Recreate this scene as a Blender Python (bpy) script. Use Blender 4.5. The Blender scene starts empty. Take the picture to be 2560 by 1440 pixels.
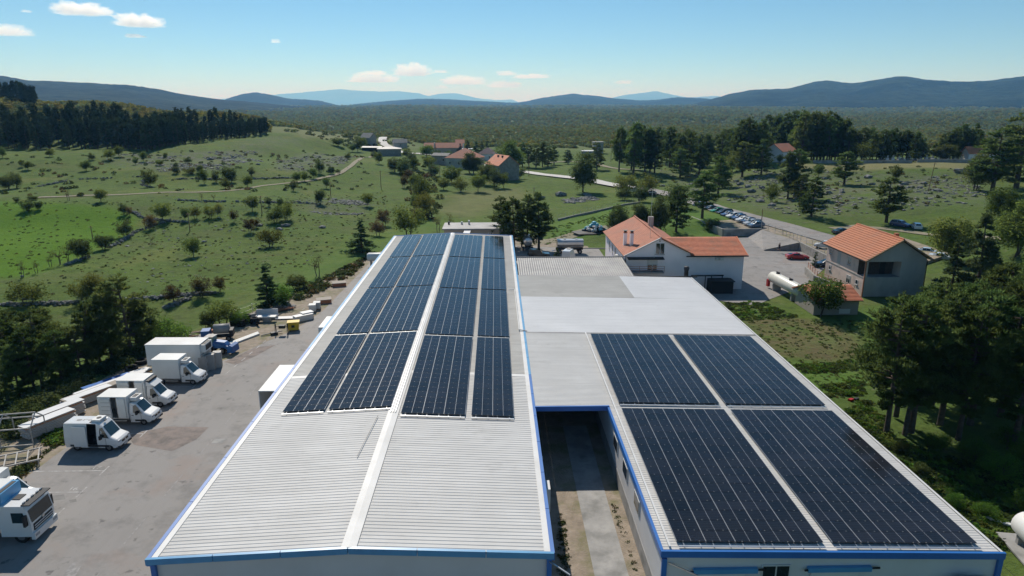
import bpy, math, random
import numpy as np
from mathutils import Vector, Matrix
R = math.radians
rnd = random.Random(7)
SC = bpy.context.scene
COL = SC.collection

# ------------------------------------------------------------------ camera, sky, sun, exposure
CAM_H, FPX, PITCH, YAW = 30.0, 1706.0, math.atan(460 / 1706.0), 0.02376
cam = bpy.data.cameras.new('camera'); camo = bpy.data.objects.new('camera', cam); COL.objects.link(camo)
cam.sensor_width = 36; cam.lens = 36 * FPX / 2560; cam.clip_start = 1; cam.clip_end = 90000
camo.location = (0, 0, CAM_H); camo.rotation_euler = (math.pi / 2 - PITCH, 0, -YAW)
SC.camera = camo
SUN_EL, SUN_AZ = R(42), R(-15)          # azimuth from +Y towards +X
world = bpy.data.worlds.new('World'); SC.world = world; world.use_nodes = True
wn = world.node_tree.nodes; wl = world.node_tree.links
sky = wn.new('ShaderNodeTexSky'); sky.sky_type = 'NISHITA'; sky.sun_disc = False
sky.sun_elevation = SUN_EL; sky.sun_rotation = SUN_AZ
sky.altitude = 900; sky.air_density = 0.8; sky.dust_density = 0.0; sky.ozone_density = 6.0
bg = wn['Background']; bg.inputs[1].default_value = 0.098
hs = wn.new('ShaderNodeHueSaturation'); hs.inputs['Hue'].default_value = 0.486; hs.inputs['Saturation'].default_value = 1.04
wl.new(sky.outputs[0], hs.inputs['Color']); wl.new(hs.outputs[0], bg.inputs[0])
sun = bpy.data.lights.new('sun', 'SUN'); suno = bpy.data.objects.new('sun', sun); COL.objects.link(suno)
sun.energy = 4.8; sun.angle = R(0.53); sun.color = (1, 0.952, 0.875)
sd = Vector((math.sin(SUN_AZ) * math.cos(SUN_EL), math.cos(SUN_AZ) * math.cos(SUN_EL), math.sin(SUN_EL)))
suno.rotation_euler = (-sd).to_track_quat('-Z', 'Y').to_euler(); suno.location = sd * 300
vs = SC.view_settings; vs.view_transform = 'Standard'; vs.look = 'None'; vs.exposure = 0.0; vs.gamma = 1.0
vs.use_curve_mapping = False
SC.cycles.use_denoising = True
SC.cycles.max_bounces = 8; SC.cycles.transparent_max_bounces = 24; SC.cycles.volume_bounces = 3
SC.cycles.caustics_reflective = False; SC.cycles.caustics_refractive = False
SC.cycles.sample_clamp_indirect = 4

# ------------------------------------------------------------------ materials
def nt(name):
    m = bpy.data.materials.new(name); m.use_nodes = True
    t = m.node_tree; return m, t, t.nodes['Principled BSDF'], t.nodes['Material Output']
def mix(t, fac, a, b, mode='MIX'):
    n = t.nodes.new('ShaderNodeMix'); n.data_type = 'RGBA'; n.blend_type = mode
    for s, v in ((n.inputs[0], fac), (n.inputs[6], a), (n.inputs[7], b)):
        if hasattr(v, 'is_linked') or isinstance(v, bpy.types.NodeSocket): t.links.new(v, s)
        elif isinstance(v, (int, float)): s.default_value = v
        else: s.default_value = (*v[:3], 1)
    return n.outputs[2]
def coord(t, kind):
    if kind == 'pos': return t.nodes.new('ShaderNodeNewGeometry').outputs['Position']
    return t.nodes.new('ShaderNodeTexCoord').outputs['Object']
def noise(t, vec, scale, detail=4, rough=.6, lo=.35, hi=.65, stretch=None):
    if stretch:
        mp = t.nodes.new('ShaderNodeMapping'); mp.inputs['Scale'].default_value = stretch
        t.links.new(vec, mp.inputs[0]); vec = mp.outputs[0]
    n = t.nodes.new('ShaderNodeTexNoise'); n.inputs['Scale'].default_value = scale
    n.inputs['Detail'].default_value = detail; n.inputs['Roughness'].default_value = rough
    t.links.new(vec, n.inputs['Vector'])
    r = t.nodes.new('ShaderNodeMapRange'); r.inputs[1].default_value = lo; r.inputs[2].default_value = hi
    t.links.new(n.outputs['Fac'], r.inputs[0]); return r.outputs[0]
def math_(t, op, a, b=None):
    n = t.nodes.new('ShaderNodeMath'); n.operation = op
    for s, v in zip(n.inputs, (a, b)):
        if v is None: continue
        if isinstance(v, (int, float)): s.default_value = v
        else: t.links.new(v, s)
    return n.outputs[0]
def mat(name, c1, c2=None, scale=1., rough=.7, metal=0., bump=0., bscale=None, kind='pos', spec=.4, stretch=None,
        c3=None, s3=.2, lo=.35, hi=.65, emit=None, alpha=None, coat=0.):
    m, t, b, o = nt(name)
    b.inputs['Roughness'].default_value = rough; b.inputs['Metallic'].default_value = metal
    b.inputs['Specular IOR Level'].default_value = spec; b.inputs['Coat Weight'].default_value = coat
    v = coord(t, kind)
    if c2:
        c = mix(t, noise(t, v, scale, 5, .6, lo, hi, stretch), c1, c2)
        if c3: c = mix(t, noise(t, v, s3, 4, .6, .48, .68), c, c3)
        t.links.new(c, b.inputs['Base Color'])
    else: b.inputs['Base Color'].default_value = (*c1, 1)
    if bump:
        bp = t.nodes.new('ShaderNodeBump'); bp.inputs['Strength'].default_value = 1; bp.inputs['Distance'].default_value = bump
        n = t.nodes.new('ShaderNodeTexNoise'); n.inputs['Scale'].default_value = bscale or scale * 4; n.inputs['Detail'].default_value = 4
        t.links.new(v, n.inputs['Vector']); t.links.new(n.outputs['Fac'], bp.inputs['Height'])
        t.links.new(bp.outputs[0], b.inputs['Normal'])
    return m
def leafmat(name, c1, c2, c3=None, trans=.3, scale=.6):
    m, t, b, o = nt(name)
    v = coord(t, 'obj'); oi = t.nodes.new('ShaderNodeObjectInfo')
    c = mix(t, noise(t, v, scale, 3, .6), c1, c2)
    h = t.nodes.new('ShaderNodeHueSaturation')
    r = t.nodes.new('ShaderNodeMapRange'); r.inputs[3].default_value = .65; r.inputs[4].default_value = 1.25
    t.links.new(oi.outputs['Random'], r.inputs[0]); t.links.new(r.outputs[0], h.inputs['Value'])
    r2 = t.nodes.new('ShaderNodeMapRange'); r2.inputs[3].default_value = .475; r2.inputs[4].default_value = .52
    q = math_(t, 'FRACT', math_(t, 'MULTIPLY', oi.outputs['Random'], 7.31)); t.links.new(q, r2.inputs[0])
    t.links.new(r2.outputs[0], h.inputs['Hue']); t.links.new(c, h.inputs['Color'])
    df = t.nodes.new('ShaderNodeBsdfDiffuse'); tr = t.nodes.new('ShaderNodeBsdfTranslucent'); mx = t.nodes.new('ShaderNodeMixShader')
    mx.inputs[0].default_value = trans
    t.links.new(h.outputs[0], df.inputs[0]); t.links.new(h.outputs[0], tr.inputs[0])
    t.links.new(df.outputs[0], mx.inputs[1]); t.links.new(tr.outputs[0], mx.inputs[2]); t.links.new(mx.outputs[0], o.inputs[0])
    return m
M = {}
def roofmat(name, c1, c2, dirt, rust=.25):
    m, t, b, o = nt(name); v = coord(t, 'pos')
    c = mix(t, noise(t, v, .22, 4, .6, .35, .65), c1, c2)
    c = mix(t, math_(t, 'MULTIPLY', noise(t, v, 1.8, 5, .7, .45, .75, stretch=(.06, 1, 1)), .55), c, dirt)
    c = mix(t, math_(t, 'MULTIPLY', noise(t, v, .5, 6, .75, .56, .72), .5), c, dirt)
    c = mix(t, math_(t, 'MULTIPLY', noise(t, v, 2.2, 4, .7, .68, .76, stretch=(.25, 1, 1)), rust), c, (.30, .21, .15))
    t.links.new(c, b.inputs['Base Color']); b.inputs['Roughness'].default_value = .6; b.inputs['Specular IOR Level'].default_value = .14
    M[name] = m
roofmat('roof_white', (.64, .63, .61), (.57, .56, .54), (.43, .42, .40)); roofmat('roof_old', (.54, .525, .49), (.47, .455, .425), (.36, .345, .315), .4); roofmat('roof_pale', (.76, .76, .76), (.70, .70, .70), (.60, .60, .595), .12)
M['roof_grey'] = mat('roof_grey', (.27, .265, .26), (.21, .205, .205), .8, .6, c3=(.33, .32, .31), s3=.3)
M['trim_white'] = mat('trim_white', (.66, .655, .645), (.56, .555, .54), .5, .5)
M['blue'] = mat('blue_paint', (.022, .13, .42), (.03, .16, .48), .5, .35, spec=.5)
M['blue_light'] = mat('blue_light', (.09, .33, .58), (.07, .27, .5), .5, .35, spec=.5)
M['panel_wall'] = mat('wall_panel', (.66, .65, .645), (.60, .59, .585), .3, .6)
M['wall_white'] = mat('wall_white', (.90, .83, .84), (.86, .79, .80), .35, .85, c3=(.80, .73, .74), s3=.2)
M['wall_pink'] = mat('wall_pink', (.70, .54, .46), (.64, .49, .42), .5, .9, c3=(.42, .34, .30), s3=.3)
M['wall_grey'] = mat('wall_grey', (.50, .46, .42), (.42, .39, .36), .6, .9, c3=(.34, .31, .29), s3=.35, stretch=(1, 1, .3))
M['wall_beige'] = mat('wall_beige', (.40, .35, .30), (.35, .31, .26), .6, .9)
M['wall_stone'] = mat('stone_render', (.34, .32, .29), (.22, .21, .19), 1.4, .95, bump=.05, bscale=2)
M['concrete'] = mat('concrete', (.38, .37, .355), (.28, .275, .265), .7, .9, c3=(.20, .20, .19), s3=.45, bump=.01, bscale=6)
M['tile'] = mat('roof_tile', (.66, .24, .13), (.54, .18, .095), 1.6, .8, c3=(.46, .2, .12), s3=.5)
M['tile_pink'] = mat('roof_tile_faded', (.47, .195, .125), (.40, .16, .10), .9, .85, c3=(.37, .175, .12), s3=.4)
M['tile_orange'] = mat('roof_tile_orange', (.53, .20, .095), (.46, .165, .08), 1.2, .75, c3=(.43, .18, .10), s3=.4)
M['tile_dark'] = mat('roof_tile_violet', (.16, .10, .11), (.12, .08, .09), 1.0, .8)
M['metal'] = mat('galvanised', (.62, .63, .64), (.5, .51, .52), 1., .35, metal=.8)
M['steel_white'] = mat('painted_steel', (.46, .45, .43), (.30, .27, .24), 2., .6)
M['white'] = mat('vehicle_white', (.74, .74, .73), (.70, .70, .69), .6, .28, kind='obj', spec=.5, coat=.3)
M['box_white'] = mat('box_white', (.70, .70, .68), (.64, .64, .62), .5, .5, kind='obj')
M['black'] = mat('black_plastic', (.018, .018, .02), None, rough=.6)
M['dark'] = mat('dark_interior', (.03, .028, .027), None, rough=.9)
M['tyre'] = mat('tyre_rubber', (.014, .014, .015), None, rough=.85)
M['rim'] = mat('rim', (.25, .25, .26), None, rough=.4, metal=.7)
M['glass'] = mat('vehicle_glass', (.012, .03, .035), None, rough=.05, spec=.9)
M['win'] = mat('window_glass', (.02, .025, .03), None, rough=.08, spec=.9)
M['lamp'] = mat('headlamp', (.3, .31, .32), None, rough=.1, spec=.8)
M['red'] = mat('red_plastic', (.45, .02, .015), None, rough=.4)
M['wood'] = mat('wood', (.34, .22, .12), (.24, .15, .08), 2., .8)
M['bark'] = mat('bark', (.115, .085, .065), (.06, .045, .035), 3., .95, kind='obj', bump=.04, bscale=6)
M['rock'] = mat('rock', (.30, .295, .28), (.14, .138, .13), 1.2, .95, c3=(.07, .075, .055), s3=1.6, bump=.06, bscale=4)
M['asphalt'] = None
M['gravel'] = mat('gravel', (.34, .28, .22), (.23, .19, .145), 1.1, .95, c3=(.16, .16, .07), s3=.35, bump=.06, bscale=7)
M['track'] = mat('dirt_track', (.27, .235, .165), (.18, .165, .10), 1.5, .95)
M['paleroad'] = mat('pale_road', (.60, .58, .54), (.5, .48, .45), .5, .9)
M['line'] = mat('road_paint', (.52, .51, .50), (.27, .255, .245), 2.5, .8, lo=.36, hi=.6)
M['faint'] = mat('faded_paint', (.34, .33, .32), (.21, .20, .195), 2.5, .8, lo=.35, hi=.6)
M['clamp'] = mat('clamp_metal', (.17, .175, .18), None, rough=.5)
M['silver'] = mat('frame_sheen_and_midline', (.42, .43, .45), None, rough=.4, metal=.2)  # pale grey paints sky reflection on short panel edges; also the midline
M['blackframe'] = mat('black_frame', (.02, .022, .028), None, rough=.35)
M['needle'] = leafmat('pine_needles', (.066, .108, .030), (.130, .172, .052), trans=.62)
M['needle_far'] = leafmat('pine_needles_far', (.030, .052, .026), (.055, .080, .036), trans=.3)
M['spruce'] = leafmat('spruce_needles', (.052, .085, .034), (.09, .125, .05), trans=.5)
M['leaf'] = leafmat('leaves', (.095, .140, .030), (.155, .20, .050), trans=.62)
M['leaf_dark'] = leafmat('leaves_dark', (.075, .105, .032), (.125, .155, .052), trans=.6)
M['leaf_yellow'] = leafmat('leaves_yellow', (.115, .14, .03), (.18, .20, .048), trans=.6)
M['leaf_brown'] = leafmat('leaves_brown', (.10, .075, .03), (.15, .115, .05), trans=.5)
M['leaf_bright'] = leafmat('leaves_bright', (.085, .17, .025), (.14, .235, .045), trans=.6)
M['leaf_scrub'] = leafmat('scrub_leaves', (.13, .175, .07), (.19, .22, .09), trans=.55)
M['leaf_olive'] = leafmat('olive_scrub', (.15, .15, .035), (.22, .20, .05), trans=.55)
M['leaf_shrub'] = leafmat('shrub_leaves', (.055, .080, .028), (.095, .115, .042), trans=.4)
M['yellow'] = mat('yellow_plastic', (.68, .45, .02), (.6, .38, .02), 1, .5)
M['bluetr'] = mat('tractor_blue', (.02, .13, .38), (.03, .10, .28), 2., .45, kind='obj')
M['teal'] = mat('cab_teal', (.10, .20, .18), None, rough=.2)
M['brick'] = mat('brick', (.48, .2, .11), (.36, .15, .08), 2, .9)
M['foam'] = mat('foam_edge', (.50, .20, .07), (.4, .16, .06), 3, .8)
M['cream'] = mat('tank_cream', (.70, .68, .60), (.62, .60, .53), .6, .4)
M['bagw'] = mat('bag_white', (.66, .66, .64), (.55, .55, .55), 2, .6)
M['bagb'] = mat('bag_blue', (.10, .42, .55), (.2, .5, .6), 2, .5)
M['cloth'] = mat('dark_cloth', (.02, .02, .03), None, rough=.9)
M['skin'] = mat('skin', (.42, .25, .18), None, rough=.6)

def asphalt():
    m, t, b, o = nt('asphalt'); v = coord(t, 'pos')
    c = mix(t, noise(t, v, .09, 6, .6, .3, .7), (.285, .268, .255), (.232, .217, .205))
    c = mix(t, noise(t, v, .35, 5, .7, .5, .75), c, (.135, .128, .122))
    c = mix(t, math_(t, 'MULTIPLY', noise(t, v, .16, 5, .65, .54, .68), .7), c, (.27, .21, .18))
    c = mix(t, math_(t, 'MULTIPLY', noise(t, v, .8, 4, .6, .62, .70), .8), c, (.06, .056, .055))
    c = mix(t, math_(t, 'MULTIPLY', noise(t, v, .5, 3, .5, .5, .8, stretch=(3, .25, 1)), .35), c, (.16, .15, .145))
    c = mix(t, math_(t, 'MULTIPLY', noise(t, v, 14, 3, .7, .3, .7), .35), c, (.18, .175, .17))
    t.links.new(c, b.inputs['Base Color']); b.inputs['Roughness'].default_value = .78; b.inputs['Specular IOR Level'].default_value = .35
    bp = t.nodes.new('ShaderNodeBump'); bp.inputs['Distance'].default_value = .012
    n = t.nodes.new('ShaderNodeTexNoise'); n.inputs['Scale'].default_value = 9; n.inputs['Detail'].default_value = 5
    t.links.new(v, n.inputs['Vector']); t.links.new(n.outputs[0], bp.inputs['Height']); t.links.new(bp.outputs[0], b.inputs['Normal'])
    return m
M['asphalt'] = asphalt()  # worn, with oil and rust stains

def pv_glass():
    # cells of a half-cut panel: object space, panel lies in XY, 1.755 x 1.038
    m, t, b, o = nt('pv_glass'); v = coord(t, 'obj')
    s = t.nodes.new('ShaderNodeSeparateXYZ'); t.links.new(v, s.inputs[0])
    def line(sock, pitch, w):
        f = math_(t, 'FRACT', math_(t, 'DIVIDE', math_(t, 'ADD', sock, 20.0), pitch))
        return math_(t, 'LESS_THAN', math_(t, 'MINIMUM', f, math_(t, 'SUBTRACT', 1.0, f)), w)
    l = math_(t, 'MAXIMUM', line(s.outputs[1], .177, .03), math_(t, 'MULTIPLY', line(s.outputs[0], .0875, .03), .3))
    oi = t.nodes.new('ShaderNodeObjectInfo')
    base = mix(t, oi.outputs['Random'], (.003, .005, .009), (.011, .012, .019))
    c = mix(t, math_(t, 'MULTIPLY', l, .5), base, (.10, .11, .13))
    dust = noise(t, coord(t, 'pos'), .35, 5, .65, .35, .8)
    c = mix(t, math_(t, 'MULTIPLY', dust, .05), c, (.22, .20, .18))
    t.links.new(c, b.inputs['Base Color']); b.inputs['Roughness'].default_value = .12; b.inputs['Specular IOR Level'].default_value = .26
    return m
M['pv'] = pv_glass()

# ------------------------------------------------------------------ mesh helpers
class MB:
    def __init__(s): s.v = []; s.f = []; s.m = []; s.mi = 0
    def add(s, vs, fs):
        o = len(s.v); s.v += [tuple(p) for p in vs]
        for f in fs: s.f.append(tuple(i + o for i in f)); s.m.append(s.mi)
        return s
    def quad(s, *p): return s.add(p, [tuple(range(len(p)))])
    def box(s, x0, y0, z0, x1, y1, z1):
        return s.add([(x0,y0,z0),(x1,y0,z0),(x1,y1,z0),(x0,y1,z0),(x0,y0,z1),(x1,y0,z1),(x1,y1,z1),(x0,y1,z1)],
                     [(0,3,2,1),(4,5,6,7),(0,1,5,4),(1,2,6,5),(2,3,7,6),(3,0,4,7)])
    def bar(s, a, b, w, h=None, up=(0,0,1)):
        a, b = Vector(a), Vector(b); d = (b - a).normalized(); u = Vector(up)
        if abs(d.dot(u)) > .98: u = Vector((1, 0, 0))
        r = d.cross(u).normalized() * w / 2; u = r.cross(d).normalized() * (h or w) / 2
        vs = [a-r-u, a+r-u, a+r+u, a-r+u, b-r-u, b+r-u, b+r+u, b-r+u]
        return s.add(vs, [(0,3,2,1),(4,5,6,7),(0,1,5,4),(1,2,6,5),(2,3,7,6),(3,0,4,7)][::1])
    def cyl(s, a, b, r0, r1=None, n=12, cap=True):
        a, b = Vector(a), Vector(b); r1 = r0 if r1 is None else r1; d = (b - a).normalized()
        u = Vector((0,0,1)) if abs(d.z) < .9 else Vector((1,0,0)); p = d.cross(u).normalized(); q = d.cross(p)
        vs = []; 
        for c, r in ((a, r0), (b, r1)):
            for i in range(n):
                t = 2*math.pi*i/n; vs.append(c + p*math.cos(t)*r + q*math.sin(t)*r)
        fs = [(i, (i+1) % n, n+(i+1) % n, n+i) for i in range(n)]
        if cap: fs += [tuple(range(n))[::-1], tuple(range(n, 2*n))]
        return s.add(vs, fs)
    def lathe(s, a, d, prof, n=16):           # prof: (along, radius)
        a = Vector(a); d = Vector(d).normalized(); u = Vector((0,0,1)) if abs(d.z) < .9 else Vector((1,0,0))
        p = d.cross(u).normalized(); q = d.cross(p); vs = []
        for l, r in prof:
            for i in range(n):
                t = 2*math.pi*i/n; vs.append(a + d*l + (p*math.cos(t) + q*math.sin(t))*r)
        fs = [(k*n+i, k*n+(i+1) % n, (k+1)*n+(i+1) % n, (k+1)*n+i) for k in range(len(prof)-1) for i in range(n)]
        return s.add(vs, fs)
    def prism(s, poly, ext):                  # extrude a planar polygon by vector
        n = len(poly); e = Vector(ext); vs = [Vector(p) for p in poly]; vs += [p + e for p in vs]
        return s.add(vs, [tuple(range(n))[::-1], tuple(range(n, 2*n))] + [(i, (i+1) % n, n+(i+1) % n, n+i) for i in range(n)])
    def blob(s, c, r, k=0, seed=0, amp=.25):  # small lumpy stone
        g = random.Random(seed); vs, fs = ICO
        vv = [(c[0]+x*r[0]*(1+g.uniform(-amp,amp)), c[1]+y*r[1]*(1+g.uniform(-amp,amp)), c[2]+z*r[2]*(1+g.uniform(-amp,amp))) for x, y, z in vs]
        return s.add(vv, fs)
    def mesh(s, name, mats, smooth=False):
        me = bpy.data.meshes.new(name); me.from_pydata(s.v, [], s.f)
        for k in (mats if isinstance(mats, (list, tuple)) else [mats]): me.materials.append(M[k])
        if len(me.materials) > 1: me.polygons.foreach_set('material_index', s.m)
        if smooth: me.polygons.foreach_set('use_smooth', [True]*len(me.polygons))
        me.update(); return me
    def build(s, name, mats, parent=None, smooth=False, loc=None):
        return link(name, s.mesh(name, mats, smooth), parent, loc)
_p = (1 + 5 ** .5) / 2; _l = math.hypot(1, _p)
ICO = ([(a/_l, b/_l, c/_l) for a, b, c in [(-1,_p,0),(1,_p,0),(-1,-_p,0),(1,-_p,0),(0,-1,_p),(0,1,_p),(0,-1,-_p),(0,1,-_p),(_p,0,-1),(_p,0,1),(-_p,0,-1),(-_p,0,1)]],
       [(0,11,5),(0,5,1),(0,1,7),(0,7,10),(0,10,11),(1,5,9),(5,11,4),(11,10,2),(10,7,6),(7,1,8),(3,9,4),(3,4,2),(3,2,6),(3,6,8),(3,8,9),(4,9,5),(2,4,11),(6,2,10),(8,6,7),(9,8,1)])
def link(name, data, parent=None, loc=None, rz=0):
    o = bpy.data.objects.new(name, data); COL.objects.link(o)
    if parent: o.parent = parent
    if loc is not None: o.location = loc
    if rz: o.rotation_euler = (0, 0, rz)
    return o
def tag(o, label, cat, group=None, kind=None):
    o['label'] = label; o['category'] = cat
    if group: o['group'] = group
    if kind: o['kind'] = kind
    return o
def thing(name, label, cat, loc=(0,0,0), rz=0, group=None):
    return tag(link(name, None, None, loc, rz), label, cat, group)
def struct(o, label=None):
    o['kind'] = 'structure'
    if label: o['label'] = label
    return o
def stuff(o): o['kind'] = 'stuff'; return o
def copy_tree(o, parent=None):
    c = o.copy(); COL.objects.link(c)
    if parent: c.parent = parent
    for ch in o.children: copy_tree(ch, c)
    return c
def npmesh(name, v, f, mats, mi=None, smooth=False):
    v = np.asarray(v, np.float32); f = np.asarray(f, np.int32); k = f.shape[1]
    me = bpy.data.meshes.new(name); me.vertices.add(len(v)); me.vertices.foreach_set('co', v.ravel())
    me.loops.add(f.size); me.loops.foreach_set('vertex_index', f.ravel())
    me.polygons.add(len(f)); me.polygons.foreach_set('loop_start', np.arange(0, f.size, k, dtype=np.int32))
    for m in (mats if isinstance(mats, (list, tuple)) else [mats]): me.materials.append(M[m])
    if mi is not None: me.polygons.foreach_set('material_index', np.asarray(mi, np.int32))
    me.polygons.foreach_set('use_smooth', np.full(len(f), bool(smooth)))
    me.update(calc_edges=True); me.validate(); return me

# ------------------------------------------------------------------ terrain
_s, _c, _sa, _ca = math.sin(PITCH), math.cos(PITCH), math.sin(YAW), math.cos(YAW)
def ray(px, py):
    u = (px - 1280) / FPX; v = (py - 720) / FPX; fw = _c - v * _s
    return np.array([u * _ca + fw * _sa, -u * _sa + fw * _ca, -(_s + v * _c)])
def W(px, py, z=0.):
    d = ray(px, py); t = (z - CAM_H) / d[2]; return Vector((d[0]*t, d[1]*t, z))
CTRL = [(100,850,-3),(300,800,-2.3),(0,1000,-4),(150,930,-3.6),(500,700,-1.2),(0,700,-1),(600,640,-.5),(250,640,-.3),(0,600,0),(300,480,4.5),(0,480,4),(600,470,3.5),
 (0,373,10.5),(150,372,10.5),(300,370,10),(450,358,11),(560,346,12),(670,332,13),(800,330,9),(900,345,4),(760,400,5),(500,410,8),(950,480,1),(900,390,1.5),
 (1000,380,.3),(1200,400,0),(960,345,0),(1100,365,0),(1400,440,.5),(1300,420,.2),(1150,540,-.3),(1030,560,-.5),(1350,500,.2),(1500,470,.6),(1600,470,1.2),(1450,400,0),
 (1730,500,1.6),(1905,570,1.5),(2060,600,1.6),(2240,575,1.2),(2300,640,.8),(1900,500,2.2),(2000,407,8),(2300,407,9),(2480,400,9),(1650,430,3),(1550,415,2),(1700,480,1.4),
 (2000,460,5),(2300,480,5.5),(2450,500,5.5),(2550,600,3),(2450,640,1),(2500,900,-1),(2500,1200,-1.5),(2300,1000,-.8),(2350,760,-.3),(2800,900,-1),(2800,600,3),(-300,700,-1),(-300,480,5),(-300,380,10)]
_cp = []
for px, py, z in CTRL:
    w = W(px, py, z); _cp.append((math.atan2(w.x, w.y), math.log(math.hypot(w.x, w.y)), z))
for px, r, z in [(-400,700,38),(0,640,33),(300,640,29),(600,620,21),(780,560,14),(900,560,5),(1050,650,-3),(1300,650,-4),(1600,550,-2),(2000,520,2),(2400,520,3),(2900,500,4),
                 (-400,1100,20),(0,1100,8),(300,1000,4),(600,900,0),(900,900,-8),(0,400,17),(300,420,16),(500,450,15)]:
    _cp.append((math.atan((px-1280)/FPX), math.log(r), z))
for px in range(-1400, 4200, 300):
    for r, z in ((1500, -7), (3000, 3), (5000, 6), (9000, 6), (20000, 0), (45000, -30)): _cp.append((math.atan((px-1280)/FPX), math.log(r), z))
for a in range(-180, 180, 30):
    if abs(a) > 50:
        for r in (30, 120, 500): _cp.append((R(a), math.log(r), 0))
_cp = np.array(_cp)
FLAT = np.array([(-48,-60),(-48,60),(-45,76),(-40,90),(-33,110),(-27,138),(-14,160),(6,162),(18,148),(40,150),(52,160),(63,165),(68,150),(64,120),(62,95),(44,88),(34,80),(33,-60)])
def polydist(x, y, poly):
    """signed distance, negative inside"""
    d = np.full(x.shape, 1e9); ins = np.zeros(x.shape, bool); n = len(poly)
    for i in range(n):
        ax, ay = poly[i][:2]; bx, by = poly[(i+1) % n][:2]; ex, ey = bx-ax, by-ay
        t = np.clip(((x-ax)*ex + (y-ay)*ey) / (ex*ex+ey*ey+1e-9), 0, 1)
        d = np.minimum(d, np.hypot(x-ax-t*ex, y-ay-t*ey))
        cr = ((ay > y) != (by > y)) & (x < (bx-ax)*(y-ay)/(by-ay+1e-12)+ax); ins ^= cr
    return np.where(ins, -d, d)
def sstep(a, b, x):
    t = np.clip((x-a)/(b-a), 0, 1); return t*t*(3-2*t)
def vnoise(x, y, s=0):
    ix, iy = np.floor(x), np.floor(y); fx, fy = x-ix, y-iy; fx = fx*fx*(3-2*fx); fy = fy*fy*(3-2*fy)
    def h(a, b): return np.modf(np.abs(np.sin(a*127.1+b*311.7+s*74.7)*43758.5453))[0]
    return (h(ix,iy)*(1-fx)+h(ix+1,iy)*fx)*(1-fy)+(h(ix,iy+1)*(1-fx)+h(ix+1,iy+1)*fx)*fy
def H(x, y):
    x = np.atleast_1d(np.asarray(x, float)); y = np.atleast_1d(np.asarray(y, float)); out = np.empty(x.shape)
    for k in range(0, x.size, 20000):
        xs, ys = x.ravel()[k:k+20000], y.ravel()[k:k+20000]; r = np.hypot(xs, ys)
        az = np.arctan2(xs, ys); lr = np.log(np.maximum(r, 12))
        d2 = (az[:, None]-_cp[None, :, 0])**2 + ((lr[:, None]-_cp[None, :, 1])*.8)**2
        w = 1/(d2+.0008)**1.7; z = (w*_cp[None, :, 2]).sum(1)/w.sum(1)
        pd = polydist(xs, ys, FLAT); z *= sstep(0, 9, pd)
        am = sstep(4, 40, pd)*(.25*np.clip(r/120, .3, 1.2)); z += am*(vnoise(xs/14, ys/14)-.5)*1.6 + am*(vnoise(xs/5, ys/5, 3)-.5)*.6
        z += sstep(700, 1600, r)*((vnoise(xs/420, ys/420, 5)-.5)*16+(vnoise(xs/150, ys/150, 9)-.5)*6)
        out.ravel()[k:k+20000] = z - .05*(pd < 0)
    return out
_ts = np.exp(np.linspace(math.log(25), math.log(5000), 900))
def G(px, py):
    """point of the terrain seen at photo coordinates"""
    d = ray(px, py); P = d[None]*_ts[:, None]; z = CAM_H+P[:, 2]; h = H(P[:, 0], P[:, 1]); b = np.where(z < h)[0]
    if len(b) == 0: return Vector((P[-1, 0], P[-1, 1], h[-1]))
    i = max(b[0], 1); a0, a1 = z[i-1]-h[i-1], z[i]-h[i]; k = a0/(a0-a1+1e-9); t = _ts[i-1]+(_ts[i]-_ts[i-1])*k
    return Vector((d[0]*t, d[1]*t, float(H(d[0]*t, d[1]*t)[0])))
def mpp(p):  # metres per photo pixel at a point
    return (p.x*_sa*_c + p.y*_ca*_c - (p.z-CAM_H)*_s) / FPX

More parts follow.
